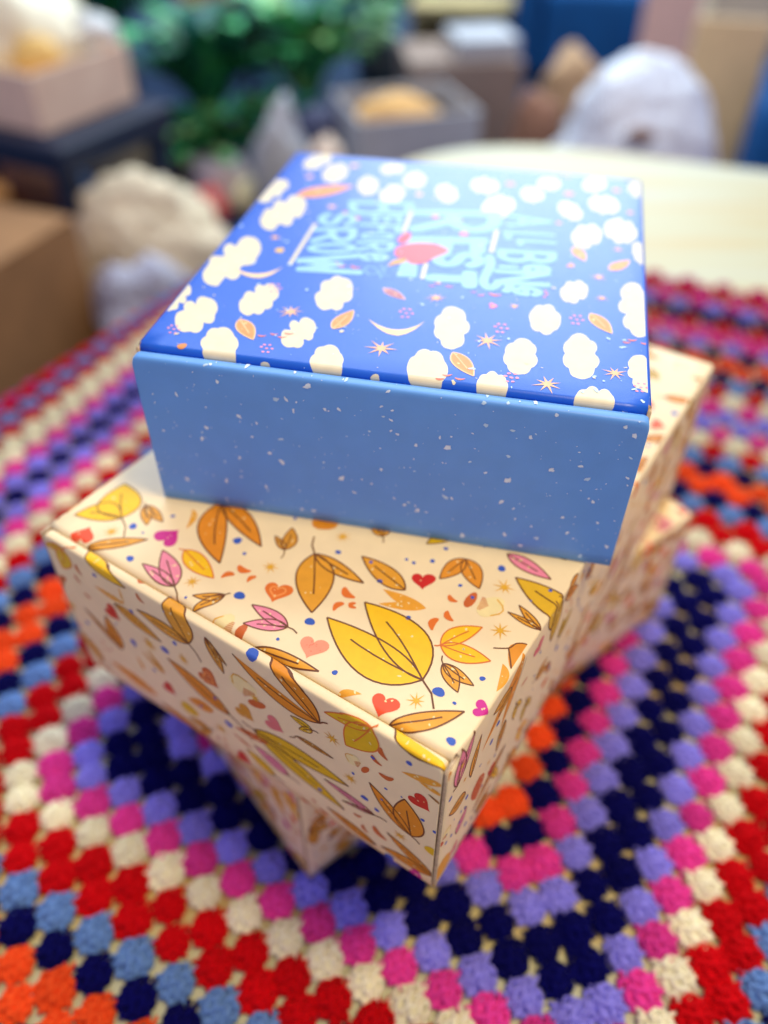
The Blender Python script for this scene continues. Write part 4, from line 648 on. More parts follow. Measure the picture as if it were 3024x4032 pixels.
  ('dot',(79.9,-108.8),0.6,'blue'),
  ('dot',(85.7,-120.9),1.4,'blue'),
  ('comma',(56.2,-71.7),(60.3,-72.5),0.3,'orange2'),
  ('comma',(59.2,-78.2),(63.3,-80.8),0.3,'orange2'),
  ('comma',(58.2,-82.7),(59.3,-88.2),0.3,'orange2'),
  ('comma',(23.5,-89.4),(28.9,-90.9),0.3,'orange2'),
  ('comma',(27.4,-95.4),(26.5,-99.5),0.3,'orange2'),
  ('comma',(29.2,-94.0),(32.5,-94.5),0.3,'orange2'),
  ('leaf',(52.7,-81.1),[((37.8,-88.5),0.106,0.106),((35.5,-82.1),0.176,0.088)],'amber2',None,None,0),
  ('heart',(45.0,-70.8),8.9,30,'red',0),
  ('leaf',(42.3,-78.1),[((20.3,-73.2),0.176,0.176)],'amber','brown',None,1),
  ('leaf',(52.6,-53.1),[((49.7,-66.8),0.229,0.229),((63.8,-63.0),0.264,0.229)],'amber3','brown',None,1),
  ('star',(70.9,-57.4),4.0,'gold'),
  ('star',(78.6,-75.5),3.8,'gold'),
  ('star',(69.5,-114.7),3.3,'gold'),
  ('orn',(74.6,-67.4),(63.7,-69.2)),
  ('leaf',(64.9,-91.9),[((72.9,-77.6),0.264,0.141),((81.8,-88.4),0.176,0.246)],'yellow','orangeline',(63.2,-93.2),1),
  ('leaf',(69.3,-97.9),[((78.8,-104.8),0.264,0.176),((81.8,-99.8),0.141,0.194)],'amber','brown',(67.6,-95.3),1),
  ('leaf',(64.2,-42.2),[((83.1,-44.7),0.158,0.158)],'pinkleaf','brown',None,1),
  ('leaf',(100.9,-56.3),[((72.1,-51.0),0.211,0.176)],'yellow2','brown',None,1),
  ('leaf',(83.5,-32.7),[((76.6,-27.1),0.264,0.264)],'yellow2','brown',None,1),
  ('leaf',(89.9,-67.4),[((77.0,-66.8),0.106,0.088),((78.9,-61.9),0.141,0.106)],'amber','brown',None,1),
  ('poly',[(84.3,-80.4),(85.6,-77.3),(88.5,-75.7),(95.2,-79.3),(93.3,-87.5),(88.4,-87.3)],'amber3',1),
  ('line',[(80.2,-83.1),(84.3,-80.4),(85.6,-77.3),(88.5,-75.7),(91.3,-76.6)],0.5,'brown',1),
  ('line',[(84.3,-80.5),(87.1,-84.7),(88.6,-87.1)],0.5,'brown',1),
  ('leaf',(85.5,-87.1),[((88.8,-97.8),0.264,0.0)],'amber2',None,None,0),
  ('heart',(87.9,-106.2),6.5,100,'magenta',0),
  ('heart',(61.7,-121.4),9.4,10,'tomato',0),
  ('leaf',(66.6,-126.6),[((84.0,-109.7),0.088,0.176)],'amber2','brown',None,1),
  ('leaf',(47.2,-127.5),[((54.0,-122.1),0.264,0.018)],'amber2',None,None,0),
 ],
 'front': [
  ('leaf',(-77.4,80.0),[((-89.8,76.8),0.165,0.132),((-82.5,66.8),0.33,0.264)],'olive','orangeline',(-71.7,83.8),1),
  ('comma',(-72.2,74.9),(-70.5,69.8),0.24,'rust2'),
  ('comma',(-75.8,67.1),(-73.2,63.6),0.24,'rust2'),
  ('comma',(-83.8,60.5),(-87.9,52.5),0.24,'rust2'),
  ('comma',(-73.5,58.1),(-70.0,56.8),0.24,'rust2'),
  ('comma',(-40.9,85.2),(-37.6,84.9),0.24,'rust2'),
  ('comma',(-38.5,80.1),(-35.4,76.5),0.24,'rust2'),
  ('leaf',(-66.7,85.7),[((-44.1,79.2),0.066,0.198)],'yellow','brown',None,0),
  ('leaf',(-48.1,68.1),[((-64.6,67.8),0.132,0.066),((-48.6,77.3),0.066,0.066)],'amber2',None,None,0),
  ('heart',(-58.5,55.9),10.0,60,'red',0),
  ('dot',(-61.7,75.4),1.0,'blue'),
  ('dot',(-44.9,65.9),1.0,'blue'),
  ('dot',(-50.4,43.3),1.7,'blue'),
  ('dot',(-30.5,53.4),1.9,'blue'),
  ('dot',(-23.3,62.6),1.1,'blue'),
  ('dot',(-58.4,49.3),0.6,'blue'),
  ('dot',(14.9,82.5),2.2,'blue'),
  ('dot',(-3.1,27.0),1.8,'blue'),
  ('dot',(-80.2,34.8),1.1,'blue'),
  ('dot',(-41.8,31.6),0.9,'blue'),
  ('leaf',(-55.0,63.8),[((-31.3,57.6),0.132,0.132)],'amber','brown',None,1),
  ('leaf',(-15.3,68.1),[((-41.1,69.5),0.132,0.119),((-25.5,88.4),0.198,0.33)],'amber','brown',(-10.4,60.9),1),
  ('star',(-39.6,50.2),4.7,'gold'),
  ('star',(-20.4,55.3),3.7,'gold'),
  ('star',(-8.7,18.5),3.7,'gold'),
  ('star',(47.5,62.5),3.7,'gold'),
  ('star',(-87.5,41.3),3.9,'gold'),
  ('leaf',(-61.2,30.7),[((-78.1,46.1),0.092,0.066),((-64.3,50.2),0.198,0.198)],'rust','brown',None,1),
  ('leaf',(-0.9,35.2),[((-30.3,48.5),0.158,0.158)],'rust','brown',(8.7,26.1),1),
  ('leaf',(-5.7,78.3),[((0.6,62.6),0.158,0.132),((2.8,68.8),0.066,0.132)],'ochre','brown',None,1),
  ('heart',(-8.6,52.9),11.5,60,'rust2',1),
  ('leaf',(42.6,67.4),[((6.6,78.2),0.198,0.0),((20.5,85.6),0.066,0.224)],'rust','brown',(46.0,70.2),1),
  ('orn',(6.1,65.3),(14.6,55.3)),
  ('heart',(7.4,44.1),10.3,60,'ochre',0),
  ('heart',(21.4,48.2),9.9,70,'rose',2),
  ('leaf',(10.5,35.4),[((53.3,36.7),0.132,0.092),((50.8,16.5),0.092,0.132)],'olive','brown',(5.2,36.8),1),
  ('leaf',(31.7,49.8),[((47.3,49.7),0.092,0.066)],'ochre','brown',(28.3,46.4),1),
  ('leaf',(62.9,82.1),[((44.9,75.8),0.158,0.132),((53.0,63.6),0.33,0.264)],'olive','orangeline',(64.3,83.6),1),
  ('star',(47.4,62.5),3.4,'gold'),
  ('star',(54.2,43.2),3.7,'gold'),
  ('star',(74.7,24.3),3.3,'gold'),
  ('orn',(53.2,57.6),(60.5,55.3)),
  ('comma',(63.2,67.2),(67.0,64.2),0.26,'rust2'),
  ('comma',(66.3,74.6),(69.1,69.6),0.26,'rust2'),
  ('comma',(66.0,58.5),(71.6,60.7),0.26,'rust2'),
  ('comma',(58.7,13.7),(61.1,9.9),0.26,'rust2'),
  ('comma',(63.6,18.7),(69.2,13.7),0.26,'rust2'),
  ('comma',(54.8,18.5),(58.4,19.9),0.26,'rust2'),
  ('comma',(29.4,2.8),(33.4,2.0),0.26,'rust2'),
  ('comma',(35.2,8.4),(37.8,7.5),0.26,'rust2'),
  ('comma',(38.4,3.8),(42.8,3.5),0.26,'rust2'),
  ('leaf',(88.9,74.7),[((74.2,67.9),0.158,0.066)],'amber2',None,None,0),
  ('leaf',(89.4,67.8),[((80.6,68.3),0.132,0.132)],'amber2',None,None,0),
  ('heart',(81.4,56.2),9.6,60,'red',0),
  ('dot',(76.9,75.5),1.1,'blue'),
  ('dot',(60.0,35.7),1.4,'blue'),
  ('dot',(68.7,51.3),0.6,'blue'),
  ('dot',(65.1,32.5),1.0,'blue'),
  ('dot',(83.1,45.8),0.8,'blue'),
  ('dot',(88.0,42.7),0.9,'blue'),
  ('dot',(70.5,1.6),1.9,'blue'),
  ('leaf',(64.2,27.6),[((42.4,30.9),0.092,0.079),((50.0,23.1),0.066,0.066)],'pinkleaf','brown',(69.3,28.6),1),
  ('leaf',(79.2,29.5),[((62.1,48.7),0.158,0.106),((76.0,52.1),0.264,0.264)],'rust','brown',(82.7,27.4),1),
  ('leaf',(64.6,4.0),[((42.4,9.4),0.119,0.106)],'rust','brown',None,1),
  ('leaf',(89.1,9.2),[((69.4,20.5),0.132,0.092),((66.9,6.2),0.132,0.132)],'rust','brown',None,1),
  ('dot',(87.2,27.7),2.5,'olive'),
  ('heart',(81.9,2.2),6.7,70,'magenta',0),
  ('leaf',(68.7,85.9),[((90.2,83.5),-0.013,0.198)],'yellow','brown',None,0),
  ('leaf',(89.5,62.1),[((84.4,64.2),0.079,0.079)],'ochre','brown',None,0),
  ('heart',(-35.7,23.9),8.6,60,'red',0),
  ('leaf',(-10.2,30.2),[((-24.7,26.0),0.231,0.231)],'rust',None,None,0),
  ('dot',(-26.0,17.4),4.3,'olive'),
  ('leaf',(-14.7,-2.6),[((-44.5,6.0),0.119,0.119)],'rust','brown',None,1),
  ('heart',(0.5,4.7),9.3,70,'red',0),
  ('leaf',(7.2,18.6),[((-2.1,21.9),0.132,0.066)],'rust2',None,None,0),
  ('leaf',(-35.2,34.2),[((-47.0,40.9),0.132,0.066),((-43.1,45.1),0.066,0.132)],'ochre',None,None,0),
  ('leaf',(-49.7,25.6),[((-51.7,33.5),0.066,0.198)],'amber2',None,None,0),
  ('leaf',(-45.8,10.2),[((-73.5,13.6),0.132,0.132),((-70.0,11.3),0.132,0.132)],'rust',None,None,0),
  ('leaf',(-86.0,27.5),[((-90.0,30.1),0.132,0.132)],'magenta',None,None,0),
  ('leaf',(17.1,31.2),[((0.1,28.1),0.132,0.132)],'rust2',None,None,0),
 ],
 'right': [
  ('leaf',(-122.1,62.5),[((-121.3,83.0),0.16,0.2),((-113.8,82.9),0.14,0.1)],'pinkleaf','brown',(-125.1,63.6),1),
  ('leaf',(-79.5,83.6),[((-105.4,59.0),0.1,0.07),((-91.2,54.3),0.07,0.1)],'amber3',None,None,0),
  ('line',[(-79.7,81.8),(-89.6,70.8),(-100.1,64.7)],0.3,'brown',1),
  ('line',[(-77.7,79.5),(-83.3,67.2),(-88.8,58.6)],0.3,'brown',1),
  ('heart',(-66.6,72.6),8.5,120,'rose',2),
  ('leaf',(-82.6,32.1),[((-105.4,17.0),0.1,0.1)],'rust','brown',None,1),
  ('leaf',(-88.0,55.2),[((-91.4,39.4),0.16,0.16)],'ochre','brown',None,1),
  ('dot',(-126.2,60.7),1.0,'blue'),
  ('dot',(-112.8,40.3),1.1,'blue'),
  ('dot',(-94.6,62.0),1.2,'blue'),
  ('dot',(-98.1,55.1),1.2,'blue'),
  ('dot',(-110.0,15.6),1.2,'blue'),
  ('dot',(-43.5,47.4),1.4,'blue'),
  ('leaf',(-114.4,44.8),[((-125.7,49.1),0.3,0.3)],'ochre','brown',None,1),
  ('leaf',(-117.4,20.9),[((-111.3,31.2),0.26,0.2)],'pinkleaf','brown',None,1),
  ('leaf',(-104.0,40.4),[((-103.8,24.3),0.3,0.3)],'rust2',None,None,0),
  ('leaf',(-111.9,52.6),[((-108.1,73.4),0.14,0.05)],'amber2','brown',None,1),
  ('orn',(-124.1,38.4),(-129.0,33.7)),
  ('dot',(-125.9,10.1),5.9,'amber'),
  ('star',(-116.7,58.3),1.7,'gold'),
  ('star',(-97.2,40.3),1.9,'gold'),
  ('leaf',(-53.8,62.5),[((-51.8,87.3),0.1,0.2)],'yellow2','brown',None,1),
  ('leaf',(-77.9,62.8),[((-72.0,62.4),0.1,0.1)],'rust2',None,None,0),
  ('leaf',(-129.3,81.7),[((-130.8,75.8),0.4,0.0)],'rust',None,None,0),
  ('heart',(-118.0,10.1),6.7,120,'rose',0),
 ],
}

# ------------------------------------------------------------------ the boxes
def board_material(name, col, rough, spec=0.5, warm=None):
    m = mat(name, col, rough=rough, spec=spec, noise=0.035, nscale=90.0, bump=0.10, bscale=2600.0)
    return m
M_EDGE = mat('board_edge', srgb(196, 172, 140), rough=0.85, noise=0.25, nscale=900.0)
M_INNER = mat('board_inside', srgb(150, 122, 92), rough=0.85, noise=0.1)
M_BLUELID = board_material('printed_board_royal_blue', srgb(16, 93, 212), 0.34, 0.45)
M_BLUEFRONT = board_material('printed_board_steel_blue', srgb(98, 160, 236), 0.42)
M_CREAM = board_material('printed_board_cream', srgb(248, 227, 182), 0.42)

class Box:
    def __init__(s, root, W, D, H, front_inset, rc, lidmat, frontmat, seed):
        s.root, s.W, s.D, s.H, s.fi, s.rc, s.seed = root, W, D, H, front_inset, rc, seed
        s.rr = 0.0025 if front_inset < 0.001 else 0.0021; s.rf = 0.0022; s.rb = 0.0026; s.rw = 2 * s.rr + 0.0004
        s.yf = -D / 2 + s.rw + s.rf; s.Wc = W / 2 - rc; s.zc = H - s.rr - (0.0014 if front_inset < 0.001 else 0.0006)
        s.lidmat, s.frontmat = lidmat, frontmat
        s.make()
    def dz(s, x, y):
        a = max(0.0, math.cos(PI * x / s.W)) * max(0.0, math.cos(PI * y / s.D))
        return 0.0007 * a + 0.00025 * math.sin(x * 38 + s.seed) * math.sin(y * 29 + s.seed * 2) * a
    def lid_pt(s, x, y, off=0.0):
        sg = 1 if x >= 0 else -1; ax = abs(x); H = s.H
        if ax <= s.Wc:
            if y < s.yf:
                a = (s.yf - y) / s.rf; n = Vector((0, -math.sin(min(a, PI / 2)), math.cos(min(a, PI / 2))))
                if a <= PI / 2: q = Vector((x, s.yf - s.rf * math.sin(a), H - s.rf * (1 - math.cos(a))))
                else: q = Vector((x, s.yf - s.rf, H - s.rf - (a - PI / 2) * s.rf))
            elif y > s.D / 2 - s.rb:
                a = (y - s.D / 2 + s.rb) / s.rb; am = min(a, PI / 2); n = Vector((0, math.sin(am), math.cos(am)))
                q = Vector((x, s.D / 2 - s.rb + s.rb * math.sin(am), H - s.rb * (1 - math.cos(am)) - max(0, a - PI / 2) * s.rb))
            else:
                q = Vector((x, y, H)); n = Vector((0, 0, 1))
            q.z += s.dz(x, y) if s.yf <= y <= s.D / 2 - s.rb else 0
        else:
            a = (ax - s.Wc) / s.rc
            if a <= PI / 2:
                q = Vector((sg * (s.Wc + s.rc * math.sin(a)), y, H - s.rc + s.rc * math.cos(a))); n = Vector((sg * math.sin(a), 0, math.cos(a)))
            else:
                d = ax - s.Wc - s.rc * PI / 2; z = H - s.rc - d
                bow = 0.0006 * math.sin(PI * min(1, max(0, z / H))) * max(0, math.cos(PI * y / s.D))
                q = Vector((sg * (s.W / 2 + bow), y, z)); n = Vector((sg, 0, 0))
        return q + n * off
    def front_pt(s, x, v, off=0.0):
        xe = s.W / 2 - s.fi; rcn = 0.0022; d = xe - abs(x); drop = 0.0
        if d < rcn: drop = rcn - math.sqrt(max(0, rcn * rcn - (rcn - d) ** 2))
        bow = 0.0007 * math.sin(PI * min(1, max(0, v / s.H))) * math.cos(PI * x / s.W) + 0.0002 * math.sin(x * 60 + s.seed) * math.sin(PI * min(1, max(0, v / s.H)))
        if v <= s.zc:
            q = Vector((x, -s.D / 2 - bow, v)); n = Vector((0, -1, 0))
            q.z -= drop * max(0, (v - s.zc + 0.01) / 0.01)
        else:
            a = min(PI, (v - s.zc) / s.rr)
            ca, sa = math.cos(a), math.sin(a); ca = math.copysign(abs(ca) ** .55, ca); sa = max(0, sa) ** .55
            q = Vector((x, -s.D / 2 + s.rr - s.rr * ca, s.zc + s.rr * sa - drop)); n = Vector((0, -math.cos(a), math.sin(a)))
        return q + n * off
    def grid(s, fn, us, vs):
        verts = [fn(u, v) for v in vs for u in us]; nu = len(us)
        faces = [(j * nu + i, j * nu + i + 1, (j + 1) * nu + i + 1, (j + 1) * nu + i) for j in range(len(vs) - 1) for i in range(nu - 1)]
        return verts, faces
    def make(s):
        W, D, H = s.W, s.D, s.H
        lin = lambda a, b, n: [a + (b - a) * i / n for i in range(n + 1)]
        # lid: top with tuck flap in front and hinge fold behind, and the two flaps folded down the sides
        V, F = [], []
        def add(us, vs):
            v, f = s.grid(s.lid_pt, us, vs); b = len(V); V.extend(v); F.extend([tuple(i + b for i in q) for q in f])
        arc = lambda x0, r, n=6: [x0 + r * PI / 2 * i / n for i in range(n + 1)]
        ys_top = lin(s.yf - s.rf * PI / 2 - 0.006, s.yf - s.rf * PI / 2, 2)[:-1] + lin(s.yf - s.rf * PI / 2, s.yf, 6)[:-1] + lin(s.yf, D / 2 - s.rb, 24)[:-1] + arc(D / 2 - s.rb, s.rb)
        add(lin(-s.Wc, s.Wc, 24), ys_top)
        ys_side = lin(s.yf, D / 2 - s.rb, 24)
        side_end = s.Wc + s.rc * PI / 2 + H - s.rc - 0.001
        xs = arc(s.Wc, s.rc)[:-1] + lin(s.Wc + s.rc * PI / 2, side_end, 12)
        add(xs, ys_side); add([-x for x in xs[::-1]], ys_side)
        xs2 = lin(s.Wc + s.rc * PI / 2, side_end, 12)
        yfr = -D / 2 + (0.0003 if s.fi > 0.001 else 2 * s.rr + 0.0002)
        ys2 = lin(yfr, s.yf, 2)
        add(xs2, ys2); add([-x for x in xs2[::-1]], ys2)
        bm = bmesh.new(); vv = [bm.verts.new(v) for v in V]
        for f in F: bm.faces.new([vv[i] for i in f])
        bmesh.ops.remove_doubles(bm, verts=bm.verts[:], dist=0.00002)
        me = bpy.data.meshes.new('lid'); bm.to_mesh(me); bm.free()
        for m in (s.lidmat, M_INNER, M_EDGE): me.materials.append(m)
        me.polygons.foreach_set('use_smooth', [True] * len(me.polygons))
        s.lid = link_mesh('lid', me, s.root)
        md = s.lid.modifiers.new('board', 'SOLIDIFY'); md.thickness = 0.0013; md.offset = -1; md.material_offset = 1; md.material_offset_rim = 2
        # front panel: rolled double wall, half-round on top
        xe = W / 2 - s.fi
        xs = [-xe, -xe + .0004, -xe + .001, -xe + .0022] + lin(-xe + .0022, xe - .0022, 24)[1:-1] + [xe - .0022, xe - .001, xe - .0004, xe]
        vs = lin(0.0004, s.zc, 12) + [s.zc + s.rr * PI * i / 10 for i in range(1, 11)]
        v, f = s.grid(s.front_pt, xs, vs); nu = len(xs); nb = len(v)
        for x in xs: v.append(Vector((x, -D / 2 + 2 * s.rr, 0.0004)))
        top = (len(vs) - 1) * nu
        for i in range(nu - 1): f.append((top + i, top + i + 1, nb + i + 1, nb + i)); f.append((nb + i, nb + i + 1, i + 1, i))
        fm = [0] * len(f)
        for e in (0, nu - 1):
            loop = [j * nu + e for j in range(len(vs))] + [nb + e]
            f.append(tuple(loop if e == 0 else loop[::-1])); fm.append(1)
        s.front = mesh_from('front_panel', v, f, [s.frontmat, M_EDGE], fm, True, s.root)
        s.front.data.polygons[len(f) - 1].use_smooth = False; s.front.data.polygons[len(f) - 2].use_smooth = False
        # back and base
        box_obj('back_panel', (0, D / 2 - 0.0008, (H - s.rb) / 2), (W - 2 * s.rc - .003, 0.0014, H - s.rb - 0.001), s.lidmat, s.root, bevel=0)
        box_obj('base_panel', (0, 0.0008, 0.0012), (W - 0.004, D - 0.006, 0.0016), M_INNER, s.root, bevel=0)
    def lid_print(s, pr, name='printed_motifs', only=None):
        mm = 1000; e = s.Wc * mm; a = s.rc * PI / 2 * mm; H = (s.H - s.rc) * mm
        us = [-e - a * k / 6 for k in range(6, -1, -1)] + [e + a * k / 6 for k in range(7)]
        us = sorted(us + [e * k / 6 for k in range(-5, 6)] + [e + a + H * k / 5 for k in range(1, 5)] + [-e - a - H * k / 5 for k in range(1, 5)])
        yf = s.yf * mm; rf = s.rf * PI / 2 * mm; yb = (s.D / 2 - s.rb) * mm; rb = s.rb * PI / 2 * mm
        vs = [yf - rf * k / 6 for k in range(6, -1, -1)] + [yf + (yb - yf) * k / 12 for k in range(1, 12)] + [yb + rb * k / 6 for k in range(7)]
        # top, tuck edge and hinge edge
        pr.build(name, s.lid_pt, s.lid, us, vs, (-e, e, yf - rf - 1.0, yb + rb * .9), only)
    def side_print(s, pr, name='printed_motifs'):
        mm = 1000; e = s.Wc * mm; a = s.rc * PI / 2 * mm; H = (s.H - s.rc) * mm
        vs = [s.D * mm * (k / 12 - .5) for k in range(1, 12)]
        for sg in (1, -1):
            us = sorted([sg * (e + a * k / 6) for k in range(7)] + [sg * (e + a + H * k / 8) for k in range(1, 8)])
            lo, hi = sorted((sg * e, sg * (e + a + H - 1.2)))
            pr.build(name, s.lid_pt, s.lid, us, vs, (lo, hi, s.yf * mm, (s.D / 2 - s.rb) * mm))
            lo, hi = sorted((sg * (e + a), sg * (e + a + H - 1.2)))
            pr.build(name, s.lid_pt, s.lid, us, vs, (lo, hi, (-s.D / 2 + .0006) * mm, s.yf * mm))
    def front_print(s, pr, name='printed_motifs'):
        mm = 1000; xe = (s.W / 2 - s.fi) * mm - .1
        us = [-xe + 2 * xe * k / 16 for k in range(1, 16)] + [xe - 2.1, xe - 1, xe - .4, -xe + 2.1, -xe + 1, -xe + .4]
        vs = [s.zc * mm * k / 8 for k in range(1, 9)] + [(s.zc + s.rr * PI * k / 10) * mm for k in range(1, 10)] + [s.zc * mm - 10, s.zc * mm - 5]
        pr.build(name, s.front_pt, s.front, sorted(us), sorted(vs), (-xe, xe, .6, (s.zc + s.rr * PI * .95) * mm))
    def side_u(s, z, sg=1):   # unfolded coordinate (mm) of height z (mm) on a side flap
        return sg * ((s.Wc + s.rc * PI / 2 + s.H - s.rc) * 1000 - z)

def centre_of(it):
    q = it[1]
    return q if not isinstance(q, list) else q[0]

# --- blue box on top
blue = empty('mailer_box', (0.0183, 0.3139, 0.1672), R(-11.997))
tag(blue, 'blue mailer box printed with clouds and stars, topmost of the stack', 'box')
B1 = Box(blue, 0.1737, 0.1988, 0.0664, 0.0002, 0.0012, M_BLUELID, M_BLUEFRONT, 1.3)
pr = Print(11); pr.art(ART['blue_lid']); pr.specks(330, -86, 86, -97, 98, ['speck', 'speck', 'cloud'], .12, .75)
B1.lid_print(pr, only=(('letter', 'sig'), False))
B1.lid_print(pr, 'lettering', only=(('letter', 'sig'), True))
pr = Print(12); pr.specks(150, -60, 60, -95, 95, ['speck'], .1, .6)
pr2 = Print(14); pr2.specks(330, -86, 86, 1, 69, ['specky', 'specky', 'specky', 'speck'], .14, .85); B1.front_print(pr2)
pr3 = Print(15); pr3.specks(160, 86, 155, -99, 99, ['speck'], .1, .6); pr3.specks(160, -155, -86, -99, 99, ['speck'], .1, .6); B1.side_print(pr3)

# --- cream box in the middle
mid = empty('mailer_box', (0.0151, 0.2752, 0.0838), R(-33.214))
tag(mid, 'cream mailer box with leaf print, in the middle, directly under the blue box', 'box', 'leaf print boxes')
B2 = Box(mid, 0.180, 0.2602, 0.0831, 0.0016, 0.0012, M_CREAM, M_CREAM, 2.1)
pr = Print(21); pr.art(ART['lid'])
pr.scatter(-86, 90, -75, 128, [centre_of(i) for i in ART['lid']] + [q[0] for i in ART['lid'] if i[0] == 'leaf' for q in i[2]], 11.5)
B2.lid_print(pr)
over = [i for i in ART['lid'] if i[0] in ('leaf', 'heart') and max([i[1][0]] + ([q[0][0] for q in i[2]] if i[0] == 'leaf' else [i[1][0] + 5])) > 88]
pr = Print(22); pr.art(over)
def to_side(it):
    f = lambda q: (B2.side_u(q[1]), q[0])
    if it[0] == 'leaf': return ('leaf', f(it[1]), [(f(l[0]), l[1], l[2]) for l in it[2]], it[3], it[4], f(it[5]) if it[5] else None, it[6])
    if it[0] == 'orn': return ('orn', f(it[1]), f(it[2]))
    if it[0] == 'line': return ('line', [f(q) for q in it[1]]) + tuple(it[2:])
    return (it[0], f(it[1])) + tuple(it[2:])
side_items = [to_side(i) for i in ART['right']]
pr.art(side_items)
pr.scatter(93, 170, -126, 128, [centre_of(i) for i in side_items] + [centre_of(i) for i in over] + [q[0] for i in side_items if i[0] == 'leaf' for q in i[2]], 9.5)
pr.scatter(-170, -92, -126, 128, [], 10.5)
B2.side_print(pr)
pr = Print(23); pr.art(ART['front'])
pr.scatter(-86, 86, 4, 80, [centre_of(i) for i in ART['front']] + [q[0] for i in ART['front'] if i[0] == 'leaf' for q in i[2]] + [((i[1][0] + q[0][0]) / 2, (i[1][1] + q[0][1]) / 2) for i in ART['front'] if i[0] == 'leaf' for q in i[2]], 10.0)
B2.front_print(pr)

# --- cream box at the bottom
bot = empty('mailer_box', (0.0113, 0.3052, 0.0004), R(-51.14))
tag(bot, 'cream mailer box with leaf print, lowest of the stack, resting on the crochet blanket', 'box', 'leaf print boxes')
B3 = Box(bot, 0.180, 0.2602, 0.0831, 0.0016, 0.0012, M_CREAM, M_CREAM, 3.7)
pr = Print(31); pr.scatter(-86, 86, -126, 128, [], 10); B3.lid_print(pr)
pr = Print(32); pr.scatter(93, 170, -126, 128, [], 9.0); pr.scatter(-170, -92, -126, 128, [], 9.0); B3.side_print(pr)
pr = Print(33); pr.scatter(-86, 86, 4, 80, [], 9.0); B3.front_print(pr)

# ------------------------------------------------------------------ the table
def wood_material():
    m = bpy.data.materials.new('pale_wood'); m.use_nodes = True; nt = m.node_tree; b = nt.nodes['Principled BSDF']
    tc = nt.nodes.new('ShaderNodeTexCoord'); mp = nt.nodes.new('ShaderNodeMapping'); mp.inputs['Rotation'].default_value = (0, 0, R(22)); mp.inputs['Scale'].default_value = (1.6, 15, 4)
    n = nt.nodes.new('ShaderNodeTexNoise'); n.inputs['Scale'].default_value = 1.0; n.inputs['Detail'].default_value = 5; n.inputs['Distortion'].default_value = 0.5
    rp = nt.nodes.new('ShaderNodeValToRGB'); e = rp.color_ramp.elements
    e[0].position = 0.38; e[0].color = (*srgb(202, 176, 112), 1); e[1].position = 0.62; e[1].color = (*srgb(196, 198, 170), 1)
    el = rp.color_ramp.elements.new(0.5); el.color = (*srgb(198, 192, 146), 1)
    nt.links.new(tc.outputs['Object'], mp.inputs[0]); nt.links.new(mp.outputs[0], n.inputs['Vector']); nt.links.new(n.outputs['Fac'], rp.inputs[0]); nt.links.new(rp.outputs[0], b.inputs['Base Color'])
    b.inputs['Roughness'].default_value = 0.5
    return m
M_WOOD = wood_material()
TZ = -0.0075
table = empty('coffee_table', (0.1, 0.4, -0.45)); tag(table, 'pale wooden table with rounded corners under the crochet blanket', 'table')
corner = [(0.055, 1.225), (1.15, 0.85), (0.95, -0.75), (-0.80, -0.75)]
def rounded(poly, rad, n=10):
    out = []
    for i in range(len(poly)):
        P, A, B = Vector(poly[i]), Vector(poly[i - 1]), Vector(poly[(i + 1) % len(poly)])
        a, b = P + (A - P).normalized() * rad, P + (B - P).normalized() * rad
        for k in range(n + 1):
            t = k / n; out.append((1 - t) ** 2 * a + 2 * t * (1 - t) * P + t * t * b)
    return out
def slab(name, outline, z1, z0, m, parent, off):
    bm = bmesh.new()
    f = bm.faces.new([bm.verts.new((q.x - off[0], q.y - off[1], z1 - off[2])) for q in outline])
    g = bmesh.ops.extrude_face_region(bm, geom=[f]); vs = [v for v in g['geom'] if isinstance(v, bmesh.types.BMVert)]
    bmesh.ops.translate(bm, vec=(0, 0, z0 - z1), verts=vs)
    top = [e for e in bm.edges if all(abs(v.co.z - (z1 - off[2])) < 1e-6 for v in e.verts)]
    bmesh.ops.bevel(bm, geom=top, offset=0.006, segments=3, profile=.5, affect='EDGES')
    return bm_obj(name, bm, m, parent)
slab('table_top', rounded(corner, 0.26), TZ, TZ - 0.028, M_WOOD, table, (0.1, 0.4, -0.45))
for x, y in ((0.12, 1.0), (0.85, 0.72), (0.7, -0.5), (-0.5, -0.5)):
    bm = bmesh.new(); bmesh.ops.create_cone(bm, cap_ends=True, segments=16, radius1=0.018, radius2=0.028, depth=0.4145, matrix=Matrix.Translation((x - .1, y - .4, 0.4145 / 2))); bm_obj('leg', bm, M_WOOD, table, True)

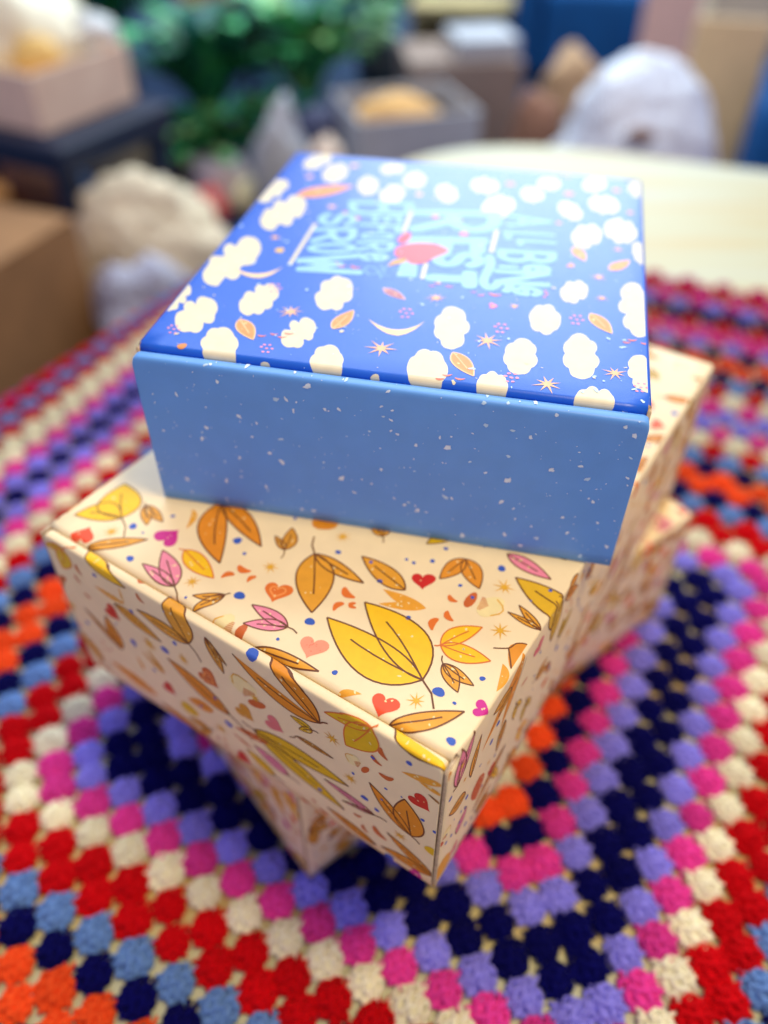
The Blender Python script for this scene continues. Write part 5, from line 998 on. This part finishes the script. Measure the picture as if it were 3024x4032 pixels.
# ------------------------------------------------------------------ the crochet blanket
YARN = {'cream': (255, 244, 208), 'red': (202, 2, 16), 'pink': (228, 64, 158), 'lav': (146, 140, 242), 'navy': (3, 3, 82), 'blue': (108, 148, 210), 'orange': (252, 84, 34), 'mag': (206, 44, 124)}
def yarn_material(n):
    c = srgb(*YARN[n]); m = bpy.data.materials.new('yarn_' + n); m.use_nodes = True; nt = m.node_tree; b = nt.nodes['Principled BSDF']
    tc = nt.nodes.new('ShaderNodeTexCoord')
    nz = nt.nodes.new('ShaderNodeTexNoise'); nz.inputs['Scale'].default_value = 420; nz.inputs['Detail'].default_value = 5
    rp = nt.nodes.new('ShaderNodeValToRGB'); rp.color_ramp.elements[0].position = .25; rp.color_ramp.elements[1].position = .75
    rp.color_ramp.elements[0].color = (*[v * .72 for v in c], 1); rp.color_ramp.elements[1].color = (*[min(1, v * 1.2) for v in c], 1)
    wv = nt.nodes.new('ShaderNodeTexNoise'); wv.inputs['Scale'].default_value = 1500; wv.inputs['Detail'].default_value = 2
    bp = nt.nodes.new('ShaderNodeBump'); bp.inputs['Strength'].default_value = .45; bp.inputs['Distance'].default_value = .0005
    nt.links.new(tc.outputs['Object'], nz.inputs['Vector']); nt.links.new(tc.outputs['Object'], wv.inputs['Vector'])
    oi = nt.nodes.new('ShaderNodeObjectInfo'); hs = nt.nodes.new('ShaderNodeHueSaturation'); mr = nt.nodes.new('ShaderNodeMapRange')
    mr.inputs['To Min'].default_value = .86; mr.inputs['To Max'].default_value = 1.1
    nt.links.new(oi.outputs['Random'], mr.inputs['Value']); nt.links.new(mr.outputs[0], hs.inputs['Value'])
    nt.links.new(nz.outputs['Fac'], rp.inputs[0]); nt.links.new(rp.outputs[0], hs.inputs['Color']); nt.links.new(hs.outputs[0], b.inputs['Base Color'])
    nt.links.new(wv.outputs['Fac'], bp.inputs['Height']); nt.links.new(bp.outputs[0], b.inputs['Normal'])
    b.inputs['Roughness'].default_value = .9; b.inputs['Specular IOR Level'].default_value = .1
    b.inputs['Sheen Weight'].default_value = .25; b.inputs['Sheen Roughness'].default_value = .5
    b.inputs['Sheen Tint'].default_value = (*[min(1, v * .85 + .05) for v in c], 1)
    return m
YM = {n: yarn_material(n) for n in YARN}

def ico(sub):
    bm = bmesh.new(); bmesh.ops.create_icosphere(bm, subdivisions=sub, radius=1.0); bm.verts.ensure_lookup_table()
    v = [x.co.copy() for x in bm.verts]; f = [tuple(q.index for q in x.verts) for x in bm.faces]; bm.free(); return v, f
ICO = {1: ico(1), 2: ico(2)}
def cluster_mesh(seed, sub):
    """three treble stitches fanned from one base: plump slanted yarn loops over a soft core; x along the row, y outwards, z up"""
    rg = random.Random(seed); V, F = [], []
    def lump(c, ln, rd, ang, tilt=0.0, hz=None):
        iv, jf = ICO[sub]; b = len(V); ca, sa = math.cos(ang), math.sin(ang)
        for q in iv:
            x, y, z = q.x * ln, q.y * rd, q.z * (hz or rd)
            z += x * tilt
            V.append((c[0] + x * ca - y * sa, c[1] + x * sa + y * ca, c[2] + z))
        F.extend([tuple(i + b for i in t) for t in jf])
    for k in (-1, 0, 1):     # the cores of the three posts
        lump((k * 0.0036, 0.0004, -0.0046), 0.0078, 0.0036, PI / 2 - k * 0.28, 0.0, 0.0034)
    n = 0
    for j in range(5):       # rows of loops, widest a little outside the middle
        t = j / 4; y = -0.0076 + 0.0156 * t
        half = (0.0026, 0.0056, 0.0080, 0.0082, 0.0054)[j]; cols = (3, 4, 6, 6, 5)[j]
        for i in range(cols):
            u = (i / (cols - 1) - .5) * 2 if cols > 1 else 0
            x = u * half + rg.uniform(-.0005, .0005); yy = y + rg.uniform(-.0006, .0006) - (u * u) * 0.0009
            z = -0.0006 - 0.0050 * ((x / 0.0098) ** 2 + (yy / 0.0100) ** 2) + rg.uniform(-.0005, .0005)
            sd = 1 if (i + j) % 2 else -1
            lump((x, yy, z), 0.0038 * rg.uniform(.85, 1.15), 0.00128 * rg.uniform(.9, 1.12), PI / 2 + sd * rg.uniform(.35, .75) - u * .45, rg.uniform(-.3, .3), .0017)
    for i in range(9):       # loops round the rim
        a = PI * (i / 8 * 1.5 - .25); lump((0.0086 * math.cos(a), 0.0006 + 0.0083 * math.sin(a), -0.0056), 0.0027, 0.0016, a + PI / 2 + rg.uniform(-.3, .3), 0, .0020)
    return V, F

RA = R(-24); DV = Vector((math.cos(RA), math.sin(RA))); NV = Vector((-DV.y, DV.x)); CC = Vector((0.0252, 0.2826))
SP, PT = 0.01188, 0.0222
BASE = {1: 'cream', 2: 'orange', 3: 'navy', 4: 'pink', 5: 'cream', 6: 'orange', 7: 'navy', 8: 'pink', 9: 'lav', 10: 'navy', 11: 'navy', 12: 'lav', 13: 'pink', 14: 'cream', 15: 'red', 16: 'red', 17: 'blue', 18: 'navy', 19: 'orange', 20: 'orange', 21: 'navy', 22: 'blue', 23: 'red', 24: 'cream', 25: 'pink', 26: 'lav', 27: 'navy', 28: 'lav', 29: 'pink', 30: 'cream', 31: 'cream', 32: 'red', 33: 'blue', 34: 'red', 35: 'mag', 36: 'lav', 37: 'red', 38: 'mag'}
FAR = dict(BASE); FAR.update({26: 'lav', 27: 'lav', 28: 'pink', 29: 'cream', 30: 'red', 31: 'blue', 32: 'navy', 33: 'orange', 34: 'orange', 35: 'navy', 36: 'lav', 37: 'pink', 38: 'pink', 39: 'red', 40: 'navy', 41: 'navy', 42: 'lav', 43: 'pink', 44: 'red', 45: 'mag', 46: 'mag', 47: 'mag'})
# side: (outward dir in (d,n), along dir, colours, number of rounds)
SIDES = [((0, -1), (1, 0), BASE, 34), ((-1, 0), (0, 1), BASE, 38), ((1, 0), (0, 1), BASE, 36), ((0, 1), (1, 0), FAR, 46)]
EDGE_P = Vector((-0.143, 0.833)); EDGE_N = Vector((-0.875, 0.485))
from mathutils import noise as mnoise
def lay(pd, pn):
    """blanket coordinates to the world, with the skew of the right side, unevenness and the fall over the table edge"""
    if pd > 0: pd = pd + 0.12 * (pn + 0.068) * min(1.6, pd / 0.166)
    q = CC + DV * pd + NV * pn
    q += Vector((mnoise.noise(Vector((q.x * 9, q.y * 9, 1.3))), mnoise.noise(Vector((q.x * 9, q.y * 9, 7.7))))) * 0.0040
    z = 0.0006 * mnoise.noise(Vector((q.x * 14, q.y * 14, 3.1)))
    tilt = 0.0
    d = (q - EDGE_P).dot(EDGE_N); rad = 0.016
    if d > 0:
        a = min(PI / 2 * .96, d / rad); over = d - a * rad
        q = q + EDGE_N * (rad * math.sin(a) - d + 0.02 * over); z -= rad * (1 - math.cos(a)) + over; tilt = a
    return Vector((q.x, q.y, z)), tilt
camloc = Vector((0, 0, 0.3807)); F_PX = 3141.4
def pix(P):
    d = P - camloc; zc = d.dot(fwd)
    if zc < 0.02: return None
    return 1512 + F_PX * d.dot(cx_) / zc, 2016 - F_PX * d.dot(cy_) / zc, zc
FOOT = (Vector((0.0113, 0.3052)), R(-51.14), 0.09, 0.1301)
def under_box(P):
    q = Vector((P.x, P.y)) - FOOT[0]; c, s = math.cos(-FOOT[1]), math.sin(-FOOT[1]); x, y = q.x * c - q.y * s, q.x * s + q.y * c
    return abs(x) < FOOT[2] - 0.012 and abs(y) < FOOT[3] - 0.012
BOXES = [(blue, 0.1737, 0.1988, 0.0664), (mid, 0.18, 0.2602, 0.0831), (bot, 0.18, 0.2602, 0.0831)]
def hidden(P):
    """is the point behind one of the boxes, seen from the camera"""
    for o, W, D, H in BOXES:
        a = -o.rotation_euler.z; c, s = math.cos(a), math.sin(a)
        def tl(v): v = v - o.location; return Vector((v.x * c - v.y * s, v.x * s + v.y * c, v.z))
        A, B = tl(camloc), tl(P); t0, t1 = 0.0, 1.0; d = B - A; hit = True
        for k, (lo, hi) in enumerate(((-W / 2, W / 2), (-D / 2, D / 2), (0, H))):
            if abs(d[k]) < 1e-9:
                if not lo < A[k] < hi: hit = False
                continue
            u, v = (lo - A[k]) / d[k], (hi - A[k]) / d[k]
            t0, t1 = max(t0, min(u, v)), min(t1, max(u, v))
        if hit and t0 < t1 - 1e-4 and t1 > 0: return True
    return False
rg = random.Random(5)
CL = []
for out, along, cols, rounds in SIDES:
    for k in range(1, rounds + 1):
        off = k * SP; n = k + (1 if k > 1 else 0)
        half = (n - 1) / 2
        for i in range(n):
            t = (i - half) / max(half, 1); al = (i - half) * PT * (k * SP * 1.0) / max((half + .45) * PT * 1.0, 1e-6) if n > 1 else 0
            ins = 0.0
            pd, pn = out[0] * (off - ins) + along[0] * al, out[1] * (off - ins) + along[1] * al
            P, tilt = lay(pd, pn)
            e = 0.004
            Q, _ = lay(pd + out[0] * e, pn + out[1] * e); dr = Q - P
            ang = math.atan2(dr.y, dr.x) - PI / 2 if tilt < .6 else math.atan2((DV * out[0] + NV * out[1]).y, (DV * out[0] + NV * out[1]).x) - PI / 2
            corner_turn = -math.copysign(max(0, abs(t) - .86) / .14 * .5, t) * (1 if (out, along) in (((0, 1), (1, 0)), ((-1, 0), (0, 1))) else -1) * (1 if n > 3 else 0)
            if out == (-1, 0): corner_turn *= -1
            if out == (1, 0): corner_turn *= -1
            px_ = pix(P)
            if px_ is None or not (-700 < px_[0] < 3724 and 300 < px_[1] < 4700) or under_box(P): continue
            CL.append((P, ang + corner_turn * -1 + rg.uniform(-.2, .2), tilt, cols[min(k, max(cols))], px_, rg.randrange(3), rg.uniform(.91, 1.11)))
blanket = empty('crochet_blanket', (CC.x, CC.y, TZ)); tag(blanket, 'multicoloured crocheted blanket in rings of stitches spread over the table', 'blanket')
vis = [c for c in CL if -40 < c[4][0] < 3064 and 700 < c[4][1] < 4072 and not hidden(c[0] + Vector((0, 0, .001)))]
vis.sort(key=lambda c: c[4][2]); near = vis[:300]; near_ids = {id(c) for c in near}
TEMPL = {}
def templ(var, sub):
    if (var, sub) not in TEMPL: TEMPL[(var, sub)] = cluster_mesh(100 + var, sub)
    return TEMPL[(var, sub)]
MESH = {}
for c in near:
    key = (c[5], c[3])
    if key not in MESH:
        V, F = templ(c[5], 2); me = bpy.data.meshes.new('stitch_cluster'); me.from_pydata(V, [], F); me.materials.append(YM[c[3]])
        me.polygons.foreach_set('use_smooth', [True] * len(me.polygons)); me.update(); MESH[key] = me
    o = link_mesh('stitch_cluster', MESH[key], blanket)
    o.location = c[0] - blanket.location; o.rotation_euler = (0, 0, c[1]); o.scale = (c[6] * .86, c[6] * .84, c[6])
V, F, FM = [], [], []; names = list(YARN)
for c in CL:
    if id(c) in near_ids: continue
    tv, tf = templ(c[5], 1); b = len(V)
    ax = Vector((-EDGE_N.y, EDGE_N.x, 0))
    M = Matrix.Rotation(c[2], 3, ax) @ Matrix.Rotation(c[1], 3, 'Z') @ Matrix.Diagonal((c[6] * .87, c[6] * .85, c[6]))
    o = c[0] - blanket.location
    V.extend([M @ Vector(q) + o for q in tv]); F.extend([(x + b, y + b, z + b) for x, y, z in tf]); FM.extend([names.index(c[3])] * len(tf))
fld = mesh_from('stitch_field', V, F, [YM[n] for n in names], FM, True, blanket); fld['kind'] = 'stuff'
print('clusters', len(CL), 'visible', len(vis), 'field tris', len(F))

# ------------------------------------------------------------------ floor and the things behind
FLZ = -0.45
def floor_material():
    m = bpy.data.materials.new('dark_floor'); m.use_nodes = True; nt = m.node_tree; b = nt.nodes['Principled BSDF']
    tc = nt.nodes.new('ShaderNodeTexCoord'); n = nt.nodes.new('ShaderNodeTexNoise'); n.inputs['Scale'].default_value = 3; n.inputs['Detail'].default_value = 6
    rp = nt.nodes.new('ShaderNodeValToRGB'); rp.color_ramp.elements[0].color = (*srgb(16, 44, 78), 1); rp.color_ramp.elements[1].color = (*srgb(30, 74, 108), 1)
    nt.links.new(tc.outputs['Object'], n.inputs['Vector']); nt.links.new(n.outputs['Fac'], rp.inputs[0]); nt.links.new(rp.outputs[0], b.inputs['Base Color']); b.inputs['Roughness'].default_value = .8
    return m
fl = mesh_from('floor', [(-6, -3, FLZ), (6, -3, FLZ), (6, 14, FLZ), (-6, 14, FLZ)], [(0, 1, 2, 3)], [floor_material()]); tag(fl, kind='structure')

K = mat('kraft_card', srgb(250, 216, 186), rough=.8, noise=.12, nscale=14)
K2 = mat('kraft_card_dark', srgb(160, 116, 70), rough=.8, noise=.12, nscale=14)
K3 = mat('kraft_card_grey', srgb(160, 138, 122), rough=.8, noise=.1, nscale=14)
NAVY = mat('navy_paint', srgb(12, 30, 56), rough=.5)
NAVYF = mat('navy_fabric', srgb(8, 88, 150), rough=.9, noise=.15, nscale=20)
WHITE = mat('white_plastic', srgb(226, 228, 222), rough=.5, noise=.05, nscale=30)
CREAMP = mat('cream_paper', srgb(232, 216, 180), rough=.7, noise=.1, nscale=18)
GREYP = mat('pale_grey', srgb(186, 188, 190), rough=.6, noise=.1, nscale=18)
def carton(name, label, loc, s, rz, m, flaps=0.0, cat='carton', inner=None, tape=False):
    """open or closed corrugated carton: four walls, base, flaps"""
    o = empty(name, loc, rz); tag(o, label, cat); x, y, z = s; t = .006
    box_obj('front_wall', (0, -y / 2 + t / 2, z / 2), (x, t, z), m, o, bevel=.001); box_obj('back_wall', (0, y / 2 - t / 2, z / 2), (x, t, z), m, o, bevel=.001)
    box_obj('side_wall', (-x / 2 + t / 2, 0, z / 2), (t, y - 2 * t, z), m, o, bevel=.001); box_obj('side_wall', (x / 2 - t / 2, 0, z / 2), (t, y - 2 * t, z), m, o, bevel=.001)
    box_obj('base', (0, 0, t / 2), (x - 2 * t, y - 2 * t, t), m, o, bevel=0)
    if flaps == 'closed':
        box_obj('top_flap', (0, -y / 4, z + .003), (x, y / 2 - .002, .005), m, o, bevel=.001); box_obj('top_flap', (0, y / 4, z + .003), (x, y / 2 - .002, .005), m, o, bevel=.001)
    elif flaps:
        for sg in (-1, 1):
            box_obj('top_flap', (sg * (x / 2 + flaps * .42), 0, z - flaps * .2), (flaps, y, .005), m, o, bevel=.001, ry=sg * .5)
    return o
# left: dark side table with an open carton of packing on it
st_rz = R(-28)
sd = empty('side_table', (-0.749, 1.672, FLZ), st_rz); tag(sd, 'dark navy side table holding an open carton, far left', 'table')
box_obj('table_top', (0, 0, .325), (.60, .30, .05), NAVY, sd, bevel=.008)
for x in (-.27, .27):
    for y in (-.12, .12): box_obj('leg', (x, y, .15), (.035, .035, .30), NAVY, sd, bevel=.004)
carton('cardboard_carton', 'open light brown carton on the dark side table', (-0.676, 1.646, FLZ + .350), (.30, .24, .095), st_rz, K)
def B(name, label, cat, c, s, m, amp=.15, freq=2.4, seed=1, sub=4, flat=None, rz=0.0):
    o = blob_obj(name, (0, 0, 0), s, m, None, amp, freq, seed, sub, rz, flat); o.location = c; tag(o, label, cat); return o
B('plastic_bag', 'ivory bag bulging out of the carton on the side table', 'bag', (-0.70, 1.72, .0), (.125, .13, .10), mat('ivory_bag', srgb(250, 240, 205), rough=.6, noise=.06), .16, 2.2, 3)
B('tissue_paper', 'crumpled white tissue paper at the carton rim on the side table', 'paper', (-0.565, 1.74, -.015), (.045, .045, .045), WHITE, .3, 3, 8)
B('yellow_pouch', 'small mustard yellow pouch in front of the ivory bag', 'pouch', (-0.625, 1.60, -.015), (.04, .03, .035), mat('mustard', srgb(245, 200, 110), rough=.6), .2, 3, 5)
B('leather_pouf', 'brown leather pouf on the floor under the side table', 'pouf', (-0.85, 1.93, FLZ + .085), (.075, .075, .09), mat('brown_leather', srgb(120, 74, 48), rough=.5, noise=.15), .04, 2, 4, 4, -.94)
B('canvas_sack', 'olive grey canvas sack on the floor behind the side table legs', 'sack', (-0.64, 2.12, FLZ + .09), (.15, .12, .12), mat('olive_canvas', srgb(120, 112, 92), rough=.9, noise=.2), .12, 2.4, 9, 4, -.75)
q = box_obj('small_box', (0, 0, 0), (.10, .10, .11), mat('orange_card', srgb(226, 150, 72), rough=.7, noise=.1), None, rz=.4); q.location = (-0.925, 1.84, FLZ + .056); tag(q, 'small orange brown box on the floor at the far left edge', 'box')
# lower left: open carton with wrapped parcels beside it
carton('cardboard_carton', 'narrow closed brown carton on the floor beside the table, lower left', (-0.66, 1.113, FLZ), (.16, .42, .28), R(-20.4), K2, 'closed')
B('wrapped_parcel', 'cream paper wrapped parcel on the floor right of the narrow brown carton', 'parcel', (-0.455, 1.47, FLZ + .135), (.145, .12, .14), CREAMP, .17, 2.6, 2, 5, -.9)
B('wrapped_parcel', 'grey tissue wrapped bundle between the narrow brown carton and the blanket edge', 'parcel', (-0.415, 1.255, FLZ + .10), (.085, .08, .12), mat('grey_tissue', srgb(176, 176, 190), rough=.6, noise=.35, nscale=30), .2, 3, 6, 5, -.85)
B('cloth_bundle', 'white cloth bundle on the floor behind the blanket, below the plants', 'cloth', (-0.42, 2.05, FLZ + .06), (.065, .06, .075), mat('pale_cloth', srgb(232, 230, 238), rough=.9, noise=.1), .2, 2.5, 12, 4, -.8)
B('cloth_bundle', 'coral red cloth bundle on the floor in front of the white bundle', 'cloth', (-0.435, 1.93, FLZ + .035), (.05, .045, .045), mat('coral_cloth', srgb(242, 110, 100), rough=.9, noise=.1), .2, 2.5, 13, 4, -.75)
B('cloth_bundle', 'pale yellow cloth bundle right of the coral bundle', 'cloth', (-0.315, 1.96, FLZ + .045), (.06, .05, .055), mat('butter_cloth', srgb(236, 220, 170), rough=.9, noise=.1), .2, 2.5, 14, 4, -.8)
# plants
def plant(label, loc, potm, h, spread, n, cols, seed, pot_r=.09, pot_h=.16):
    o = empty('potted_plant', loc); tag(o, label, 'plant'); rg = random.Random(seed)
    bm = bmesh.new(); bmesh.ops.create_cone(bm, cap_ends=True, segments=28, radius1=pot_r * .75, radius2=pot_r, depth=pot_h, matrix=Matrix.Translation((0, 0, pot_h / 2))); bm_obj('pot', bm, potm, o, True)
    V, F, FM = [], [], []
    for _ in range(n):
        a = rg.uniform(0, 2 * PI); ln = h * rg.uniform(.6, 1.1); out = spread * rg.uniform(.3, 1.05); wd = rg.uniform(.016, .046); b = len(V); ci = rg.randrange(len(cols)); tw = rg.uniform(-.6, .6)
        for j in range(9):
            t = j / 8; rr_ = out * t ** 1.4; z = pot_h * .9 + ln * (t - .55 * t * t * rg.uniform(.95, 1.05)) * 1.4
            cx, cy = rr_ * math.cos(a + tw * t), rr_ * math.sin(a + tw * t); w_ = wd * math.sin(PI * min(1, .08 + t * .92)) ** .7
            nx, ny = -math.sin(a), math.cos(a)
            V += [(cx + nx * w_, cy + ny * w_, z + w_ * .25), (cx, cy, z), (cx - nx * w_, cy - ny * w_, z + w_ * .25)]
        for j in range(8):
            q = b + j * 3; F += [(q, q + 1, q + 4, q + 3), (q + 1, q + 2, q + 5, q + 4)]; FM += [ci, ci]
    f = mesh_from('foliage', V, F, cols, FM, True, o); f['kind'] = 'stuff'
    return o
G = [mat('leaf_green_%d' % i, srgb(*c), rough=.45, noise=.2, nscale=25) for i, c in enumerate(((50, 140, 76), (84, 196, 116), (22, 92, 70), (150, 205, 120), (20, 110, 100)))]
TERRA = mat('terracotta', srgb(176, 102, 70), rough=.8, noise=.1); DPOT = mat('dark_pot', srgb(32, 52, 60), rough=.5)
plant('leafy green plant in dark pot on the floor left of centre, nearest of the plants', (-0.46, 2.25, FLZ), DPOT, .40, .30, 75, [G[0], G[1], G[2], G[4]], 1, .08, .12)
plant('bushy bright green plant on the floor, centre, behind the dark bag', (-0.22, 2.38, FLZ), DPOT, .44, .32, 75, [G[1], G[3], G[0], G[4]], 2, .08, .12)
plant('dark green plant at the back between the side table and the plant stand', (-0.86, 2.75, FLZ), DPOT, .42, .34, 90, [G[2], G[4], G[0]], 3)
plant('light green plant at the back, left of the low shelf', (-0.02, 2.95, FLZ), DPOT, .46, .38, 75, [G[3], G[1], G[4]], 7)
plant('mid green plant at the very back, behind the plant stand', (-0.45, 3.35, FLZ), DPOT, .46, .46, 80, [G[0], G[1], G[2]], 9)
plant('low spreading green plant on the floor below the taller plants', (-0.47, 2.12, FLZ), DPOT, .20, .17, 90, [G[1], G[3], G[0], G[4]], 17, .06, .05)
plant('small blue green plant right of the white bundle', (-0.30, 2.14, FLZ), DPOT, .26, .14, 70, [G[4], G[2], G[1]], 18, .06, .05)
so = empty('plant_stand', (-0.50, 2.56, FLZ)); tag(so, 'dark plant stand carrying a terracotta pot, top of the picture', 'stand')
bm = bmesh.new(); bmesh.ops.create_cone(bm, cap_ends=True, segments=32, radius1=.135, radius2=.135, depth=.03, matrix=Matrix.Translation((0, 0, .275))); bm_obj('stand_top', bm, NAVY, so)
for k in range(3): box_obj('leg', (.10 * math.cos(k * 2.1), .10 * math.sin(k * 2.1), .13), (.022, .022, .26), NAVY, so, rz=k * 2.1)
tp = empty('terracotta_pot', (-0.50, 2.56, FLZ + .2905)); tag(tp, 'terracotta pot on the dark plant stand', 'pot')
bm = bmesh.new(); bmesh.ops.create_cone(bm, cap_ends=True, segments=32, radius1=.065, radius2=.090, depth=.11, matrix=Matrix.Translation((0, 0, .055))); bm_obj('body', bm, TERRA, tp, True)
bm = bmesh.new(); bmesh.ops.create_cone(bm, cap_ends=True, segments=32, radius1=.098, radius2=.098, depth=.025, matrix=Matrix.Translation((0, 0, .1235))); bm_obj('rim', bm, TERRA, tp, True)
# centre
B('cloth_bundle', 'pale grey cloth bundle in front of the plants, left of the dark bag', 'cloth', (-0.235, 1.86, FLZ + .145), (.065, .06, .145), GREYP, .18, 2.6, 21, 4, -.88)
B('dark_bag', 'charcoal soft bag on the floor behind the pale grey bundle', 'bag', (-0.155, 1.98, FLZ + .125), (.075, .06, .135), mat('charcoal_bag', srgb(58, 62, 92), rough=.6, noise=.2), .12, 2.2, 22, 4, -.92)
B('cloth_bundle', 'beige cloth bundle right behind the table, in front of the dark bag', 'cloth', (-0.128, 1.70, FLZ + .13), (.055, .05, .145), mat('beige_cloth', srgb(232, 208, 182), rough=.9, noise=.1), .14, 2.2, 23, 4, -.9)
carton('cardboard_carton', 'pale grey open crate with tan contents behind the table corner', (0.04, 1.96, FLZ), (.28, .24, .27), R(18), GREYP)
B('tan_bundle', 'tan bundle heaped in the pale grey crate', 'cloth', (0.03, 1.93, FLZ + .235), (.10, .08, .055), mat('tan_cloth', srgb(232, 182, 110), rough=.9, noise=.12), .15, 2.3, 24)
carton('cardboard_carton', 'closed grey brown carton behind the table, left of the white sack', (0.20, 2.50, FLZ), (.31, .26, .24), R(6), K3, 'closed')
q = box_obj('flat_box', (0, 0, 0), (.17, .18, .045), GREYP, None, rz=R(10)); q.location = (0.26, 2.50, FLZ + .2465 + .0225); tag(q, 'pale grey flat box on the closed grey brown carton', 'box')
sh = empty('low_shelf', (0.34, 3.50, FLZ), R(-4)); tag(sh, 'low tan wooden shelf at the back behind the cartons', 'shelf'); TW = mat('tan_wood', srgb(200, 178, 120), rough=.6, noise=.15, nscale=12)
box_obj('top_board', (0, 0, .165), (.50, .24, .03), TW, sh); box_obj('side_board', (-.23, 0, .075), (.03, .22, .15), TW, sh); box_obj('side_board', (.23, 0, .075), (.03, .22, .15), TW, sh); box_obj('back_board', (0, .10, .075), (.43, .02, .15), TW, sh)
B('brown_bag', 'rust brown bag left of the white sack', 'bag', (0.385, 2.19, FLZ + .11), (.065, .06, .125), mat('rust_cloth', srgb(158, 112, 86), rough=.9, noise=.15), .16, 2.4, 31, 4, -.88)
B('brown_bag', 'tan bag behind the white sack', 'bag', (0.52, 2.48, FLZ + .125), (.085, .08, .14), mat('tan_bag', srgb(200, 162, 120), rough=.9, noise=.15), .16, 2.4, 32, 4, -.9)
B('white_sack', 'large white plastic sack on the floor behind the table, right', 'sack', (0.535, 1.80, FLZ + .175), (.175, .15, .215), mat('white_sack_plastic', srgb(236, 240, 244), rough=.45, noise=.05, nscale=30), .13, 2.4, 33, 5, -.81)
B('sack_hole_shade', 'small brown patch imitating the shadow of a hole in the front of the white sack', 'label', (0.50, 1.655, -.155), (.03, .012, .018), mat('hole_shade_brown', srgb(170, 140, 125), rough=.8), .05, 2, 2, 3)  # shadow of a hole in the sack, put in as a brown lump
ch = empty('armchair', (0.80, 3.30, FLZ), R(-8)); tag(ch, 'navy upholstered armchair at the back right', 'armchair')
box_obj('seat', (0, 0, .15), (.50, .46, .28), NAVYF, ch, bevel=.04); box_obj('backrest', (0, .27, .33), (.50, .12, .62), NAVYF, ch, bevel=.04)
box_obj('armrest', (-.30, 0, .22), (.09, .48, .42), NAVYF, ch, bevel=.035); box_obj('armrest', (.30, 0, .22), (.09, .48, .42), NAVYF, ch, bevel=.035)
B('cushion', 'pale blue cushion on the navy armchair', 'cushion', (0.66, 3.22, FLZ + .36), (.07, .06, .075), mat('pale_blue_cloth', srgb(175, 225, 250), rough=.9), .08, 2, 41)
q = box_obj('leaning_board', (0, 0, 0), (.17, .04, .40), mat('tan_board', srgb(232, 196, 142), rough=.7, noise=.08), None, rz=R(-12), rx=R(-8)); q.location = (0.80, 2.10, FLZ + .203); tag(q, 'tan board leaning upright behind the white sack', 'board')
q = box_obj('pink_board', (0, 0, 0), (.15, .04, .44), mat('pinkish_board', srgb(230, 188, 170), rough=.7, noise=.08), None, rz=R(-12), rx=R(-8)); q.location = (0.80, 2.60, FLZ + .223); tag(q, 'pinkish board standing behind the tan board', 'board')
be = empty('low_bench', (1.10, 2.70, FLZ), R(-5)); tag(be, 'grey low bench in the top right corner', 'bench'); SL = mat('slate', srgb(150, 148, 142), rough=.7)
box_obj('seat_board', (0, 0, .25), (.46, .30, .04), SL, be); box_obj('leg', (-.19, 0, .115), (.04, .26, .23), SL, be); box_obj('leg', (.19, 0, .115), (.04, .26, .23), SL, be)
q = box_obj('cream_box', (0, 0, 0), (.36, .22, .14), CREAMP, None, rz=R(-5)); q.location = (1.10, 2.70, FLZ + .2705 + .07); tag(q, 'cream box on the grey low bench, top right corner', 'box')
nb = empty('floor_cushion', (0.985, 1.98, FLZ), R(-20)); tag(nb, 'navy floor cushion at the right edge of the picture', 'cushion')
box_obj('cover', (0, 0, .16), (.26, .36, .32), NAVYF, nb, bevel=.06); box_obj('top_pad', (0, 0, .345), (.22, .32, .045), NAVYF, nb, bevel=.02)
